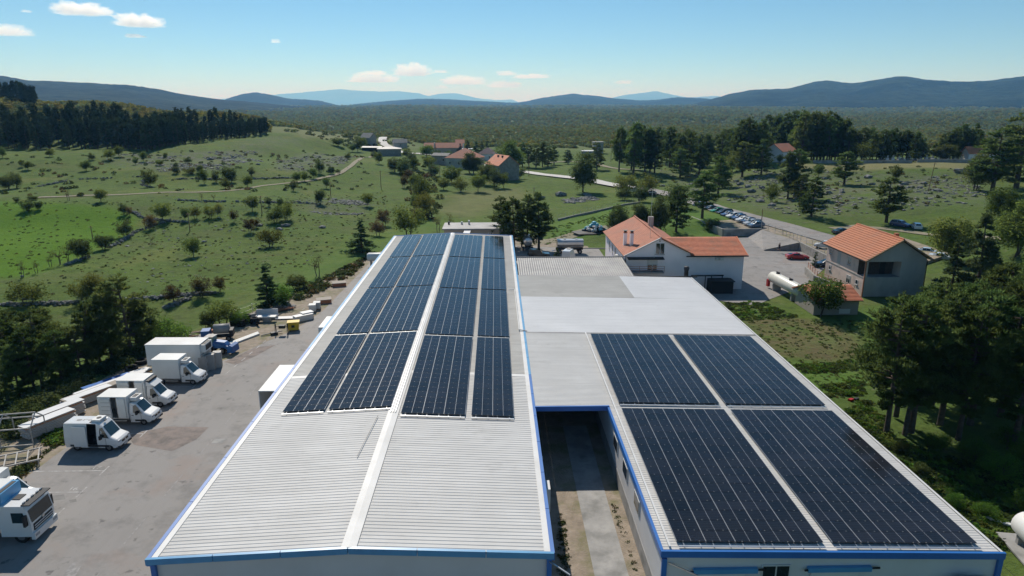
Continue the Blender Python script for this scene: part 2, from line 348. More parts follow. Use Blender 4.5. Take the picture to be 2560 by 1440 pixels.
def wpoly(pts): return np.array([G(*p)[:2] for p in pts])
def build_ground():
    az = np.concatenate([np.linspace(-math.pi, R(-52), 36)[:-1], np.linspace(R(-52), R(52), 620), np.linspace(R(52), math.pi, 36)[1:]])
    rr = np.concatenate([[2, 10], np.exp(np.linspace(math.log(18), math.log(1500), 430)), np.exp(np.linspace(math.log(1560), math.log(45000), 60))])
    A, RR = np.meshgrid(az, rr); x = RR*np.sin(A); y = RR*np.cos(A); z = H(x, y)
    na, nr = len(az), len(rr); i = np.arange(nr-1)[:, None]*na + np.arange(na-1)[None, :]
    f = np.stack([i, i+1, i+1+na, i+na], -1).reshape(-1, 4)[:, ::-1]
    me = npmesh('ground', np.stack([x, y, z], -1).reshape(-1, 3), f, [], smooth=True)
    xs, ys = x.ravel(), y.ravel(); r = np.hypot(xs, ys)
    def m(pts, soft): return 1-sstep(-soft, soft, polydist(xs, ys, wpoly(pts)))
    meadow = m([(-300,515),(0,503),(150,508),(280,518),(345,540),(335,570),(300,595),(210,640),(130,672),(60,692),(-300,700)], 2.5)
    rock = np.maximum.reduce([m([(270,385),(420,385),(620,375),(640,400),(560,425),(400,428),(290,410)], 7), m([(690,400),(820,388),(900,392),(860,415),(760,430),(690,425)], 6),
        m([(740,500),(860,495),(940,515),(900,535),(780,535)], 4)*.7, m([(1640,425),(1800,440),(2100,430),(2450,440),(2470,510),(2200,530),(2000,540),(1880,520),(1700,470)], 9)*.8, m([(560,365),(680,340),(760,350),(640,385)], 8)*.6])
    dry = np.maximum.reduce([m([(1150,480),(1300,470),(1320,500),(1180,540),(1080,530)], 6)*.6, m([(1990,410),(2440,405),(2440,425),(2000,425)], 3), m([(690,325),(880,318),(900,345),(760,345)], 8)*.8,
        m([(1990,840),(2150,830),(2160,880),(2090,900),(1990,885)], 1.5)*.4])
    gar = np.maximum(m([(1860,790),(2060,800),(2150,860),(2150,895),(2040,905),(1930,885)], 1.2), m([(2030,1100),(2160,1010),(2230,1150),(2440,1400),(2300,1400)], 2)*.55)
    scrub = np.maximum(sstep(430, 620, r + vnoise(xs/60, ys/60)*120 + np.clip((np.arctan2(xs, ys)+.17)*-900, -60, 0)), 0)
    lush = np.maximum.reduce([m([(1380,560),(1560,505),(1560,570),(1500,590),(1360,620)], 2.5), m([(1600,590),(1810,590),(1900,580),(1900,560),(1700,520)], 2), m([(2130,780),(2300,760),(2300,850),(2180,850)], 2), m([(1950,910),(2140,900),(2160,960),(2050,990)], 1.5), m([(700,760),(1000,600),(1120,560),(1080,520),(900,600),(650,720)], 6)*.6])
    for nm, arr in (('maskA', (meadow, rock, dry)), ('maskB', (gar, scrub, lush))):
        at = me.attributes.new(nm, 'FLOAT_COLOR', 'POINT'); at.data.foreach_set('color', np.stack([*arr, np.ones_like(r)], -1).astype(np.float32).ravel())
    m_, t, b, o = nt('ground'); v = coord(t, 'pos')
    def att(n):
        a = t.nodes.new('ShaderNodeAttribute'); a.attribute_name = n; s = t.nodes.new('ShaderNodeSeparateColor'); t.links.new(a.outputs['Color'], s.inputs[0]); return s.outputs
    a, b2 = att('maskA'), att('maskB')
    n1 = noise(t, v, .025, 5, .6, .35, .65); n2 = noise(t, v, .16, 6, .65, .35, .65); n3 = noise(t, v, .9, 5, .7, .3, .7)
    c = mix(t, n1, (.088, .150, .032), (.118, .175, .036)); c = mix(t, math_(t, 'MULTIPLY', n2, .6), c, (.128, .165, .042)); c = mix(t, math_(t, 'MULTIPLY', n3, .45), c, (.050, .090, .020)); c = mix(t, math_(t, 'MULTIPLY', noise(t, v, .045, 7, .75, .42, .60), .45), c, (.062, .098, .026))
    c = mix(t, math_(t, 'MULTIPLY', noise(t, v, .06, 4, .6, .56, .66), .55), c, (.15, .165, .045))
    c = mix(t, math_(t, 'MULTIPLY', noise(t, v, .35, 5, .7, .52, .66), .6), c, (.042, .064, .022))
    c = mix(t, math_(t, 'MULTIPLY', noise(t, v, .11, 6, .7, .50, .70, stretch=(.35, 1, 1)), .45), c, (.135, .125, .06))
    c = mix(t, math_(t, 'MULTIPLY', noise(t, v, 1.6, 4, .7, .60, .68), .6), c, (.03, .045, .016))
    c = mix(t, math_(t, 'MULTIPLY', noise(t, v, .5, 5, .7, .60, .68), .4), c, (.2, .18, .13))
    c = mix(t, math_(t, 'MULTIPLY', b2[2], .85), c, mix(t, n2, (.075, .155, .028), (.115, .185, .04)))
    c = mix(t, a[0], c, mix(t, n1, mix(t, n2, (.058, .140, .008), (.085, .172, .010)), mix(t, n3, (.075, .150, .012), (.105, .185, .016))))
    c = mix(t, math_(t, 'MULTIPLY', a[2], .8), c, mix(t, n2, (.24, .215, .115), (.17, .165, .075)))
    rk = math_(t, 'MULTIPLY', a[1], noise(t, v, .28, 6, .75, .42, .58)); c = mix(t, rk, c, mix(t, n3, (.15, .15, .125), (.09, .105, .06)))
    c = mix(t, math_(t, 'MULTIPLY', b2[0], math_(t, 'MULTIPLY', noise(t, v, .22, 5, .7, .36, .56), .85)), c, mix(t, n3, (.155, .11, .07), (.105, .105, .04)))
    c = mix(t, math_(t, 'MULTIPLY', b2[1], .9), c, mix(t, noise(t, v, .012, 8, .7, .35, .65), (.12, .15, .065), (.165, .18, .08)))
    t.links.new(c, b.inputs['Base Color']); b.inputs['Roughness'].default_value = 1; b.inputs['Specular IOR Level'].default_value = .1
    bp = t.nodes.new('ShaderNodeBump'); bp.inputs['Distance'].default_value = .5; bp.inputs['Strength'].default_value = .7
    n = t.nodes.new('ShaderNodeTexNoise'); n.inputs['Scale'].default_value = .8; n.inputs['Detail'].default_value = 7; n.inputs['Roughness'].default_value = .7
    t.links.new(v, n.inputs['Vector']); t.links.new(n.outputs[0], bp.inputs['Height']); t.links.new(bp.outputs[0], b.inputs['Normal'])
    me.materials.append(m_)
    return struct(link('ground', me), 'grassy ground running from the yard to the horizon')
build_ground()

def sheet(name, pts, z, m, parent=None, label=None):
    o = MB().quad(*[(p[0], p[1], z) for p in pts]).build(name, m); return struct(o, label)
def ribbon(name, pts, width, m, off=.07, n=6, wfun=None, z=None):
    P = [Vector(p) for p in pts]; Q = []
    for i in range(len(P)-1):
        p0, p1, p2, p3 = P[max(i-1,0)], P[i], P[i+1], P[min(i+2,len(P)-1)]
        for k in range(n):
            t = k/n; Q.append(.5*((2*p1)+(p2-p0)*t+(2*p0-5*p1+4*p2-p3)*t*t+(3*p1-p0-3*p2+p3)*t**3))
    Q.append(P[-1]); vs = []; cols = 5
    for i, q in enumerate(Q):
        d = Q[min(i+1,len(Q)-1)]-Q[max(i-1,0)]; d = Vector((d.x, d.y, 0)).normalized(); s = Vector((d.y, -d.x, 0))
        w = width if wfun is None else wfun(i/len(Q))
        for j in range(cols):
            p = q + s*w*(j/(cols-1)-.5); vs.append((p.x, p.y))
    v = np.array(vs); zz = (H(v[:,0], v[:,1])+off) if z is None else np.full(len(v), z)
    if z is None:
        zz = np.where((v[:,1] < 245) & (v[:,0] > 45) & (off == .12), np.maximum(zz, 1.6), zz)
        zz = zz.reshape(-1, cols); zz[:] = np.maximum(zz, zz.mean(1, keepdims=True)); zz = zz.ravel()
    f = [(i*cols+j, i*cols+j+1, (i+1)*cols+j+1, (i+1)*cols+j) for i in range(len(Q)-1) for j in range(cols-1)]
    return link(name, npmesh(name, np.column_stack([v, zz]), f, m, smooth=True))

# ------------------------------------------------------------------ yard, roads, paths
def w2(l, z=0): return [W(px, py, z) for px, py in l]
sheet('gravel_ground', [(-47,-40),(-47,60),(-44,76),(-39.3,90),(-32.5,110),(-26.5,138),(-14,158),(5,160),(20,146),(20,100),(3,100),(10,99.5),(10,-40)], -.02, 'gravel', label='bare gravel and dirt around the yard')
edge = w2([(504,921),(588,891),(668,853),(738,825),(806,778),(902,680),(945,636)])
sheet('yard', [(-39.6,-40),(-39.3,50),(-38.8,62),(-37.6,70)] + [(p.x, p.y) for p in edge] + [(-19.5,138),(-19.5,-40)], .004, 'asphalt', label='worn grey asphalt yard left of the warehouse')
sheet('passage_path', [(6.35,-30),(6.35,60),(8.6,60),(8.6,-30)], .01, 'concrete', label='concrete path through the passage between the halls')
lot = w2([(1852,593),(1928,587),(2001,608),(2078,656),(2040,690),(2010,716),(1925,748)])
sheet('parking_lot', [(31,105),(31,140)] + [(p.x, p.y) for p in lot] + [(40,100)], .004, 'asphalt', label='asphalt parking lot in front of the white building')
sheet('back_yard', [(3.4,101),(3.4,147),(22,143),(22,101)], .006, 'asphalt', label='asphalt back yard with the milk tanks')
# raised terrace beside the road, ramp from the road into the lot
tz = 1.5
A_, B_, C_, D_, E_ = W(1690,527,tz), W(1809,575,tz), W(1903,573,tz), W(2001,606,tz), W(2090,650,tz)
ter = MB().prism([(p.x, p.y, -.3) for p in (A_, B_, C_, D_, E_)] + [(78,121,-.3),(90,130,-.3),(90,170,-.3),(75,225,-.3),(62,225,-.3)], (0,0,tz+.26)).build('terrace_ground', 'gravel'); struct(ter, 'raised terrace ground beside the road')
r0, r1 = W(1909,626,.02), W(1868,592,.02)
ramp = MB().quad(r0, D_+Vector((.1,0,.01)), C_+Vector((0,0,.01)), r1).build('ramp', 'asphalt'); struct(ramp, 'asphalt ramp from the road gate down to the lot')
RD = [(2240,655),(2160,622),(2072,597),(1950,563),(1850,540),(1794,523),(1740,505),(1690,490),(1600,474),(1500,458),(1430,446),(1350,437),(1290,428),(1200,412),(1120,393),(1060,386),(1000,380),(972,368),(956,352),(964,341),(950,335)]
rp = [G(*p) for p in RD]
for i in range(5): rp[i] = W(*RD[i], 1.55)
def road_mesh():
    o = ribbon('road', [p for p in rp[:9]], 7.0, 'asphalt', .12, 6); return struct(o, 'asphalt road with dashed centre line past the parked cars')
road_mesh()
struct(ribbon('far_road', [G(*p) for p in RD[8:]], 6.0, 'paleroad', .35, 6), 'pale road winding through the hamlet')
# dashed centre line
def on_road(d):
    acc = 0
    for a, b in zip(rp[:9], rp[1:9]):
        L = (b-a).length
        if acc+L > d:
            p = a.lerp(b, (d-acc)/L); dr = (b-a); dr.z = 0; return p, dr.normalized()
        acc += L
    return None, None
d = 2
while True:
    p, dr = on_road(d)
    if p is None: break
    s = Vector((dr.y, -dr.x, 0))*.08; q = p+dr*2.2
    h0 = float(H(p.x, p.y)[0])+.16; h1 = float(H(q.x, q.y)[0])+.16
    h0 = max(h0, h1, 1.64 if p.y < 240 else 0); m_ = MB().quad((p.x-s.x,p.y-s.y,h0),(p.x+s.x,p.y+s.y,h0),(q.x+s.x,q.y+s.y,h0),(q.x-s.x,q.y-s.y,h0)).build('lane_marking', 'line'); struct(m_)
    d += 4.6
TR = [(95,494),(200,490),(300,487),(440,481),(573,477),(662,464),(751,455),(807,445),(851,433),(878,415),(895,401),(933,389),(960,384)]
struct(ribbon('dirt_track', [G(*p) for p in TR], 2.1, 'track', .1), 'pale dirt track curving across the pasture')
struct(ribbon('farm_lane', [W(1300,612),W(1345,606),W(1420,596),W(1510,583),W(1600,575)], 4.0, 'track', .06), 'dirt lane behind the tanker trailer')
struct(ribbon('side_track', [G(2080,572),G(2180,570),G(2260,578),G(2340,588),G(2420,592),G(2560,605)], 3.2, 'track', .1), 'gravel track on the slope behind the houses')
struct(ribbon('hill_path', [G(1360,408),G(1440,405),G(1520,418),G(1600,425)], 3, 'track', .15), 'faint path by the pine grove')
# painted parking bays
def mark(name, a, b, w, z=.012, m='line'):
    a, b = Vector(a), Vector(b); d = (b-a).normalized(); s = Vector((d.y, -d.x, 0))*w/2
    return struct(MB().quad((a.x-s.x,a.y-s.y,z),(a.x+s.x,a.y+s.y,z),(b.x+s.x,b.y+s.y,z),(b.x-s.x,b.y-s.y,z)).build(name, m))
for y in (46.3, 49.3, 52.6, 59.3, 65.2, 70.4, 72.5):
    mark('bay_line', (-39.2, y, 0), (-33.3 if y < 60 else -33.6, y, 0), .11)
    mark('bay_line', (-33.3, y-.75, 0), (-33.3, y+.75, 0), .11)
for k in range(14): mark('bay_line', (-31.2+.16*k, 74+2.1*k, 0), (-31.1+.16*k, 75.0+2.1*k, 0), .1)
for k in range(7): mark('bay_line', (-26.4, 30+6.2*k, 0), (-26.4, 33.2+6.2*k, 0), .09, m='faint')
for k in range(4): mark('bay_line', (53.4+1.5*k*.0+k*.35, 134.6-3.1*k, 0), (59.2+.35*k, 134.2-3.1*k, 0), .12)
def text_mesh(name, txt, size, m):
    c = bpy.data.curves.new(name, 'FONT'); c.body = txt; c.size = size; o = bpy.data.objects.new(name, c); me = bpy.data.meshes.new_from_object(o); me.materials.clear(); me.materials.append(M[m]); bpy.data.objects.remove(o); return me
def ground_text(txt, loc, size, rz):
    o = link('bay_number', text_mesh('bay_number', txt, size, 'line'), None, loc, rz); struct(o); return o
ground_text('17', (-34.6, 52.85, .013), .75, 0); ground_text('16', (-34.6, 49.55, .013), .75, 0)
pt = MB().add([W(*q, .012) for q in ((150,1450),(178,1410),(191,1404),(186,1420),(205,1412),(182,1450))], [(0,1,2,3,4,5)]).build('painted_patch', 'faint'); struct(pt)
M['oil'] = mat('oil_stain', (.12, .115, .11), (.185, .178, .17), 1.5, .7)
M['patch'] = mat('repaired_asphalt', (.255, .205, .18), (.185, .16, .145), 1.2, .9, c3=(.13, .115, .105), s3=.8, bump=.02, bscale=5)
for q in ([(318,1088),(420,1066),(522,1068),(492,1098),(430,1128),(335,1112)], [(560,905),(640,868),(690,862),(640,890),(590,912)]): struct(MB().quad(*[W(*k, .008) for k in q]).build('asphalt_patch', 'patch'))
for q in ([(225,1170),(262,1166),(268,1176),(236,1180)], [(118,1240),(160,1236),(164,1248),(126,1252)], [(172,1250),(190,1247),(192,1254),(175,1257)], [(500,995),(530,990),(528,1000),(505,1003)]): struct(MB().quad(*[W(*k, .009) for k in q]).build('oil_stain', 'oil'))
mh = MB().box(-26.2,57.3,0,-25.2,58.1,.012).build('manhole_cover', 'concrete'); struct(mh)

# ------------------------------------------------------------------ big halls with solar roofs
def rib_roof(x0, z0, x1, z1, y0, y1, pitch, h=.022, rib=.07, thick=.12):
    """ribbed sheet, ribs run along x between (x0,z0) and (x1,z1)"""
    n = int((y1-y0)/pitch); pitch = (y1-y0)/n; prof = []
    for i in range(n):
        y = y0+i*pitch; prof += [(y, 0), (y+pitch-rib-.05, 0), (y+pitch-rib-.02, h), (y+pitch-.03, h)]
    prof.append((y1, 0)); m = MB(); k = len(prof)
    vs = [(x0, y, z0+dz) for y, dz in prof]+[(x1, y, z1+dz) for y, dz in prof]
    m.add(vs, [(i, k+i, k+i+1, i+1) for i in range(k-1)])
    m.box(min(x0,x1), y0, min(z0,z1)-thick-.02, max(x0,x1), y1, min(z0,z1)-thick) if abs(z0-z1) < .01 else None
    return m
wh = thing('warehouse', 'long warehouse with grey ribbed gable roof, blue trim and four rows of solar arrays', 'building', (0,0,0))
XL, XR, XM, ZE, ZR, Y0, Y1 = -20.1, 3.2, -8.6, 4.75, 5.3, 34.2, 133.6
w = MB(); w.box(XL+.25, Y0+.2, 0, XR-.2, Y0+.4, ZE-.25); w.box(XL+.25, Y1-.4, 0, XR-.2, Y1-.2, ZE-.25)
w.add([(XL+.25,Y0+.2,ZE-.25),(XR-.2,Y0+.2,ZE-.25),(XM,Y0+.2,ZR-.1)], [(0,1,2)]); w.add([(XL+.25,Y1-.2,ZE-.25),(XR-.2,Y1-.2,ZE-.25),(XM,Y1-.2,ZR-.1)], [(0,2,1)])
w.box(XL+.25, Y0+.4, 0, XL+.45, Y1-.4, ZE-.25); w.box(XR-.4, Y0+.4, 0, XR-.2, Y1-.4, ZE-.25); w.build('wall', 'panel_wall', wh)
for ya, yb, m, nm in ((Y0+.05, 60.9, 'roof_white', 'a'), (61.4, Y1-.05, 'roof_old', 'b')):
    for xe in (XL+.35, XR-.35):
        rib_roof(xe, ZE, XM, ZR, ya, yb, .345).build('roof_sheet', m, wh)
for xe, s in ((XL+.35, -1), (XR-.35, 1)):
    MB().add([(xe,60.85,ZE+.03),(XM,60.85,ZR+.03),(XM,61.45,ZR+.03),(xe,61.45,ZE+.03)], [(0,1,2,3)] if s < 0 else [(3,2,1,0)]).build('joint_flashing', 'trim_white', wh)
rc = MB(); rc.add([(XM-.45,Y0,ZR+.045),(XM,Y0,ZR+.11),(XM+.45,Y0,ZR+.045),(XM-.45,Y1,ZR+.045),(XM,Y1,ZR+.11),(XM+.45,Y1,ZR+.045)], [(0,1,4,3),(1,2,5,4)]); rc.build('ridge_cap', 'trim_white', wh)
for i in range(3): MB().bar((XM-.2+.2*i, 52, ZR+.16), (XM-.2+.2*i, 132, ZR+.16), .05).build('cable_duct', 'metal', wh)
def trims(par, x, z, ya, yb, seg, side, mats):
    n = max(1, round((yb-ya)/seg)); L = (yb-ya)/n
    for i in range(n):
        a, b = ya+i*L, ya+(i+1)*L-.05; m = MB(); m.box(min(x, x+side*.24), a, z-.42, max(x, x+side*.24), b, z+.08)
        m.build('trim_segment', mats(a), par)
trims(wh, XL+.14, ZE, Y0, 133.6, 6.0, -1, lambda y: 'blue' if y < 66 else 'blue_light')
trims(wh, XR-.14, ZE, Y0, 133.6, 4.5, 1, lambda y: 'blue' if y < 60 else 'blue_light')
for x, s in ((XL+.14, 1), (XR-.14, -1)):
    MB().box(min(x,x+s*.36), Y0, ZE-.06, max(x,x+s*.36), Y1, ZE+.055).build('gutter', 'trim_white', wh)
for y, m in ((Y0, 'blue_light'), (Y1, 'blue')):
    for x0, z0, x1, z1 in ((XL-.1, ZE, XM, ZR), (XM, ZR, XR+.1, ZE)):
        for k in range(3):
            q0, q1 = k/3, (k+1)/3-.004; xa, xb = x0+(x1-x0)*q0, x0+(x1-x0)*q1; za, zb = z0+(z1-z0)*q0, z0+(z1-z0)*q1
            MB().prism([(xa,y-.1,za-.3),(xb,y-.1,zb-.3),(xb,y-.1,zb+.09),(xa,y-.1,za+.09)], (0,.2,0)).build('gable_trim', m, wh)
for x in (XL+.1, XR-.35): MB().box(x, Y0-.02, 0, x+.28, Y0+.19, ZE-.35).build('corner_trim', 'blue', wh)
MB().bar((XR-.2, Y0, ZE-.5), (XR+.9, Y0-.9, ZE-.75), .08).build('lamp_arm', 'metal', wh)
ra_, rb_ = W(893,1145,5.2), W(945,1042,5.25)
for (a, b) in (((ra_.x,ra_.y),(rb_.x,rb_.y)),): 
    m = MB(); zf = lambda x: ZE+(x-XL)/(XM-XL)*(ZR-ZE)+.14; m.bar((a[0],a[1],zf(a[0])), (b[0],b[1],zf(b[0])), .04); m.build('roof_rail', 'roof_grey', wh)
m = MB(); m.bar((1.7,92,ZE+.2),(2.55,92,ZE+.2),.1); m.bar((2.55,92,ZE+.2),(2.6,74.5,ZE+.2),.1); m.bar((2.6,74.5,ZE+.2),(3.5,74.3,ZE+.1),.1); m.build('cable_tray', 'trim_white', wh)
MB().box(XR+.05, 42.3, 2.2, XR+.5, 43.5, 4.0).build('air_conditioner', 'trim_white', wh)
MB().cyl((XR+.1,47.4,3.6),(XR+.3,47.4,3.6),.14,n=10).build('wall_lamp', 'trim_white', wh)

hall = thing('flat_hall', 'wide hall with low pale ribbed roof, blue fascia and four large solar arrays', 'building', (0,0,0))
HX0, HX1, HY0, HY1, HYB, PX = 9.55, 30.0, 34.2, 101.0, 53.9, 3.31
def hz(x): return 4.75-(x-HX0)*.0245
w = MB(); w.box(HX0+.2, HY0+.15, 0, HX0+.4, HYB, hz(HX0)-.2); w.box(HX0+.4, HY0+.15, 0, HX1-.2, HY0+.35, 4.0)
w.add([(HX0+.4,HY0+.15,4),(HX1-.2,HY0+.15,4),(HX1-.2,HY0+.15,hz(HX1)-.15),(HX0+.4,HY0+.15,hz(HX0)-.15)], [(0,1,2,3)])
w.box(HX1-.4, HY0+.35, 0, HX1-.2, HY1-.2, hz(HX1)-.15); w.box(PX, HY1-.4, 0, HX1-.4, HY1-.2, 4.0); w.box(HX0+.2, HYB, 0, HX0+.4, 75, 4.5)
w.build('wall', 'panel_wall', hall)
MB().box(HX0+.17, HY0+.1, 0, HX0+.42, HYB+18, 1.25).build('plinth', 'concrete', hall)
rib_roof(HX0+.12, hz(HX0), HX1-.15, hz(HX1), HY0+.1, 54.2, .26, .02).build('roof_sheet', 'roof_white', hall)
rib_roof(PX, hz(PX)-.1, HX1-.15, hz(HX1), 54.2, 73.8, .26, .02).build('roof_sheet', 'roof_white', hall)
rib_roof(PX, hz(PX)-.1, HX1-.15, hz(HX1), 74.0, 89.0, .26, .02).build('roof_sheet', 'roof_pale', hall)
rib_roof(PX, hz(PX)-.1, 18.8, hz(18.8), 89.0, HY1, .26, .02).build('roof_sheet', 'roof_old', hall)
rib_roof(18.8, hz(18.8), HX1-.15, hz(HX1), 89.0, HY1, .26, .02).build('roof_sheet', 'roof_pale', hall)
MB().add([(PX,73.75,4.83),(HX1-.15,73.75,hz(HX1)+.06),(HX1-.15,74.05,hz(HX1)+.06),(PX,74.05,4.83)], [(0,1,2,3)]).build('joint_flashing', 'roof_grey', hall)
MB().prism([(HX0-.05,HY0-.05,hz(HX0)-.32),(HX1+.05,HY0-.05,hz(HX1)-.32),(HX1+.05,HY0-.05,hz(HX1)+.1),(HX0-.05,HY0-.05,hz(HX0)+.1)], (0,.16,0)).build('front_fascia', 'blue', hall)
MB().box(HX0-.06, HY0+.12, hz(HX0)-.3, HX0+.13, HYB-.1, hz(HX0)+.1).build('side_fascia', 'blue', hall)
MB().box(PX-.05, HYB-.1, hz(PX)-.42, HX0+.12, HYB+.08, hz(PX)+.02).build('passage_fascia', 'blue', hall)
MB().add([(HX1-.15,HY0,hz(HX1)+.06),(HX1+.02,HY0,hz(HX1)+.06),(HX1+.02,HY1,hz(HX1)+.06),(HX1-.15,HY1,hz(HX1)+.06),(HX1+.02,HY0,hz(HX1)-.2),(HX1+.02,HY1,hz(HX1)-.2)], [(0,1,2,3),(1,4,5,2)]).build('verge_trim', 'trim_white', hall)
for x in (HX0+.05, HX1-.3): MB().box(x, HY0-.02, 0, x+.3, HY0+.14, 4.3).build('corner_trim', 'blue', hall)
MB().box(HX0+.5, HY0+.35, hz(HX0)+.1, HX0+.62, 73.5, hz(HX0)+.17).build('cable_tray', 'trim_white', hall)
for y in (41, 45.4, 49.6):
    f = MB().box(HX0+.12, y, 2.6, HX0+.2, y+1.7, 3.7).build('side_window', 'trim_white', hall); MB().box(HX0+.1, y+.1, 2.7, HX0+.13, y+1.6, 3.6).build('pane', 'win', f)
f = MB().box(15.6, HY0+.07, 2.4, 17.3, HY0+.14, 3.7).build('front_window', 'trim_white', hall)
for x in (15.68, 16.5): MB().box(x, HY0+.05, 2.48, x+.72, HY0+.075, 3.62).build('pane', 'win', f)
for x in (11.4, 18.2):
    dr = MB().box(x+.35, HY0+.02, 0, x+3.2, HY0+.12, 3.25).build('sliding_door', 'box_white', hall)
    MB().box(x+.1, HY0-.12, 3.28, x+3.9, HY0+.12, 3.58).build('door_rail_cover', 'blue_light', dr); MB().bar((x-.1,HY0-.05,3.4),(x+4.4,HY0-.05,3.5),.09).build('rail', 'black', dr); MB().box(x+1.8,HY0-.02,1.2,x+1.86,HY0+.02,1.6).build('handle','black',dr)
MB().bar((HX0+.5, HY0+.1, 3.95), (HX0+2.0, HY0-.75, 3.7), .07).build('lamp_arm', 'metal', hall)
# dim back wall of the covered passage
MB().box(PX, 72.0, 0, HX0+.2, 72.2, 4.2).build('passage_wall', 'panel_wall', hall)

# solar arrays: each panel its own object under its array
PW, PD = 1.755, 1.062
def panel_mesh():
    m = MB(); x, y = PW/2, PD/2
    m.mi = 0; m.add([(-x+.013,-y+.008,.036),(x-.013,-y+.008,.036),(x-.013,y-.008,.036),(-x+.013,y-.008,.036)], [(0,1,2,3)])
    m.mi = 1
    for s in (-1, 1): m.box(min(s*x,s*(x-.013)), -y, 0, max(s*x,s*(x-.013)), y, .04)  # short edges carry the painted sky gleam, long edges stay dark
    m.mi = 2
    for s in (-1, 1): m.box(-x+.013, min(s*y,s*(y-.008)), 0, x-.013, max(s*y,s*(y-.008)), .038)
    m.add([(-.008,-y+.01,.0372),(.008,-y+.01,.0372),(.008,y-.01,.0372),(-.008,y-.01,.0372)], [(0,1,2,3)]); m.m[-1] = 1
    return m.mesh('panel', ['pv', 'silver', 'blackframe'])
PMESH = panel_mesh()
def array(label, x0, y0, nc, nr, zf, slope, group):
    ax = x0+nc*(PW+.02)/2; t = thing('solar_array', label, 'solar array', (ax, y0, zf(ax)+.16), 0, group)
    t.rotation_euler = (0, -math.atan(slope), 0)
    for r in range(nr):
        for c in range(nc):
            o = link('panel', PMESH, t, ((c-(nc-1)/2)*(PW+.02), (r+.5)*(PD+.02)+rnd.uniform(-.002,.002), rnd.uniform(-.003,.003)))
            o.rotation_euler = (rnd.uniform(-.004,.004), rnd.uniform(-.004,.004), 0)
    L = nr*(PD+.02)
    for c in range(nc):
        for k in (-.28, .28):
            x = (c-(nc-1)/2)*(PW+.02)+k*PW; MB().box(x-.02, -.35, -.07, x+.02, L+.05, -.02).build('mounting_rail', 'metal', t)
    cl = MB()
    for c in range(nc):
        for k in (-.28, .28):
            x = (c-(nc-1)/2)*(PW+.02)+k*PW
            for r in range(nr+1): y = r*(PD+.02); cl.box(x-.03, y-.025, .0, x+.03, y+.025, .058)
    stuff(cl.build('clamps', 'clamp', t))
    MB().box(-nc*PW/2, -.42, -.08, nc*PW/2, -.32, -.01).build('front_rail', 'metal', t)
    return t
zl = lambda x: ZE+(x-XL)/(XM-XL)*(ZR-ZE); zr = lambda x: ZR-(x-XM)/(XR-XM)*(ZR-ZE); sl = (ZR-ZE)/(XM-XL)
rows = ['front row', 'second row', 'third row', 'rear row']
for j, yb in enumerate((52.2, 72.3, 92.2, 112.2)):
    array(f'narrow solar array by the left eave of the warehouse, {rows[j]}', -18.05, yb+.9, 2, 18, zl, sl, 'warehouse solar arrays')
    array(f'wide solar array left of the warehouse ridge, {rows[j]}', -14.2, yb+.9, 3, 18, zl, sl, 'warehouse solar arrays')
    array(f'wide solar array right of the warehouse ridge, {rows[j]}', -7.95, yb-.4, 3, 18, zr, -sl, 'warehouse solar arrays')
    array(f'narrow solar array by the right eave of the warehouse, {rows[j]}', -2.15, yb-.4, 2, 18, zr, -sl, 'warehouse solar arrays')
for yb, fr in ((35.0, 'front'), (54.6, 'rear')):
    array(f'large black solar array on the flat hall, {fr} left', 10.6, yb, 5, 17, hz, -.0245, 'flat hall solar arrays')
    array(f'large black solar array on the flat hall, {fr} right', 20.0, yb, 5, 17, hz, -.0245, 'flat hall solar arrays')

# open-fronted loading box against the warehouse, white
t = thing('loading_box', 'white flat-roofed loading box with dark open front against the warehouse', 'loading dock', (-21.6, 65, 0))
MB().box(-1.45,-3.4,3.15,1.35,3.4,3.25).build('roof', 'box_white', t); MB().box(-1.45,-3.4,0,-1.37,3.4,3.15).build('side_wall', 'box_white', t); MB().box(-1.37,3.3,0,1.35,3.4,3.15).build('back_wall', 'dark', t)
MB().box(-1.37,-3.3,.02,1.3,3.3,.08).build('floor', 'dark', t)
t = thing('roof_vent_box', 'small white box standing beside the left eave of the warehouse', 'vent box', (-20.9, 80, 3.4)); MB().box(-.35,-2.2,0,.35,2.2,.9).build('casing', 'box_white', t); MB().box(-.3,-2.1,-3.4,.3,-1.9,0).build('support', 'steel_white', t); MB().box(-.3,1.9,-3.4,.3,2.1,0).build('support', 'steel_white', t)
t = thing('white_tank', 'white cylindrical tank at the far left corner of the warehouse', 'tank', (-22.5, 128, 1.0)); MB().lathe((-2.2,0,.8), (1,0,0), [(0,0),(.1,.6),(.35,.8),(4,.8),(4.3,.6),(4.4,0)], 18).build('vessel', 'box_white', t, True)
for x in (-1.4, 1.2): MB().box(x-.1,-.6,-1,x+.1,.6,.2).build('saddle', 'concrete', t)

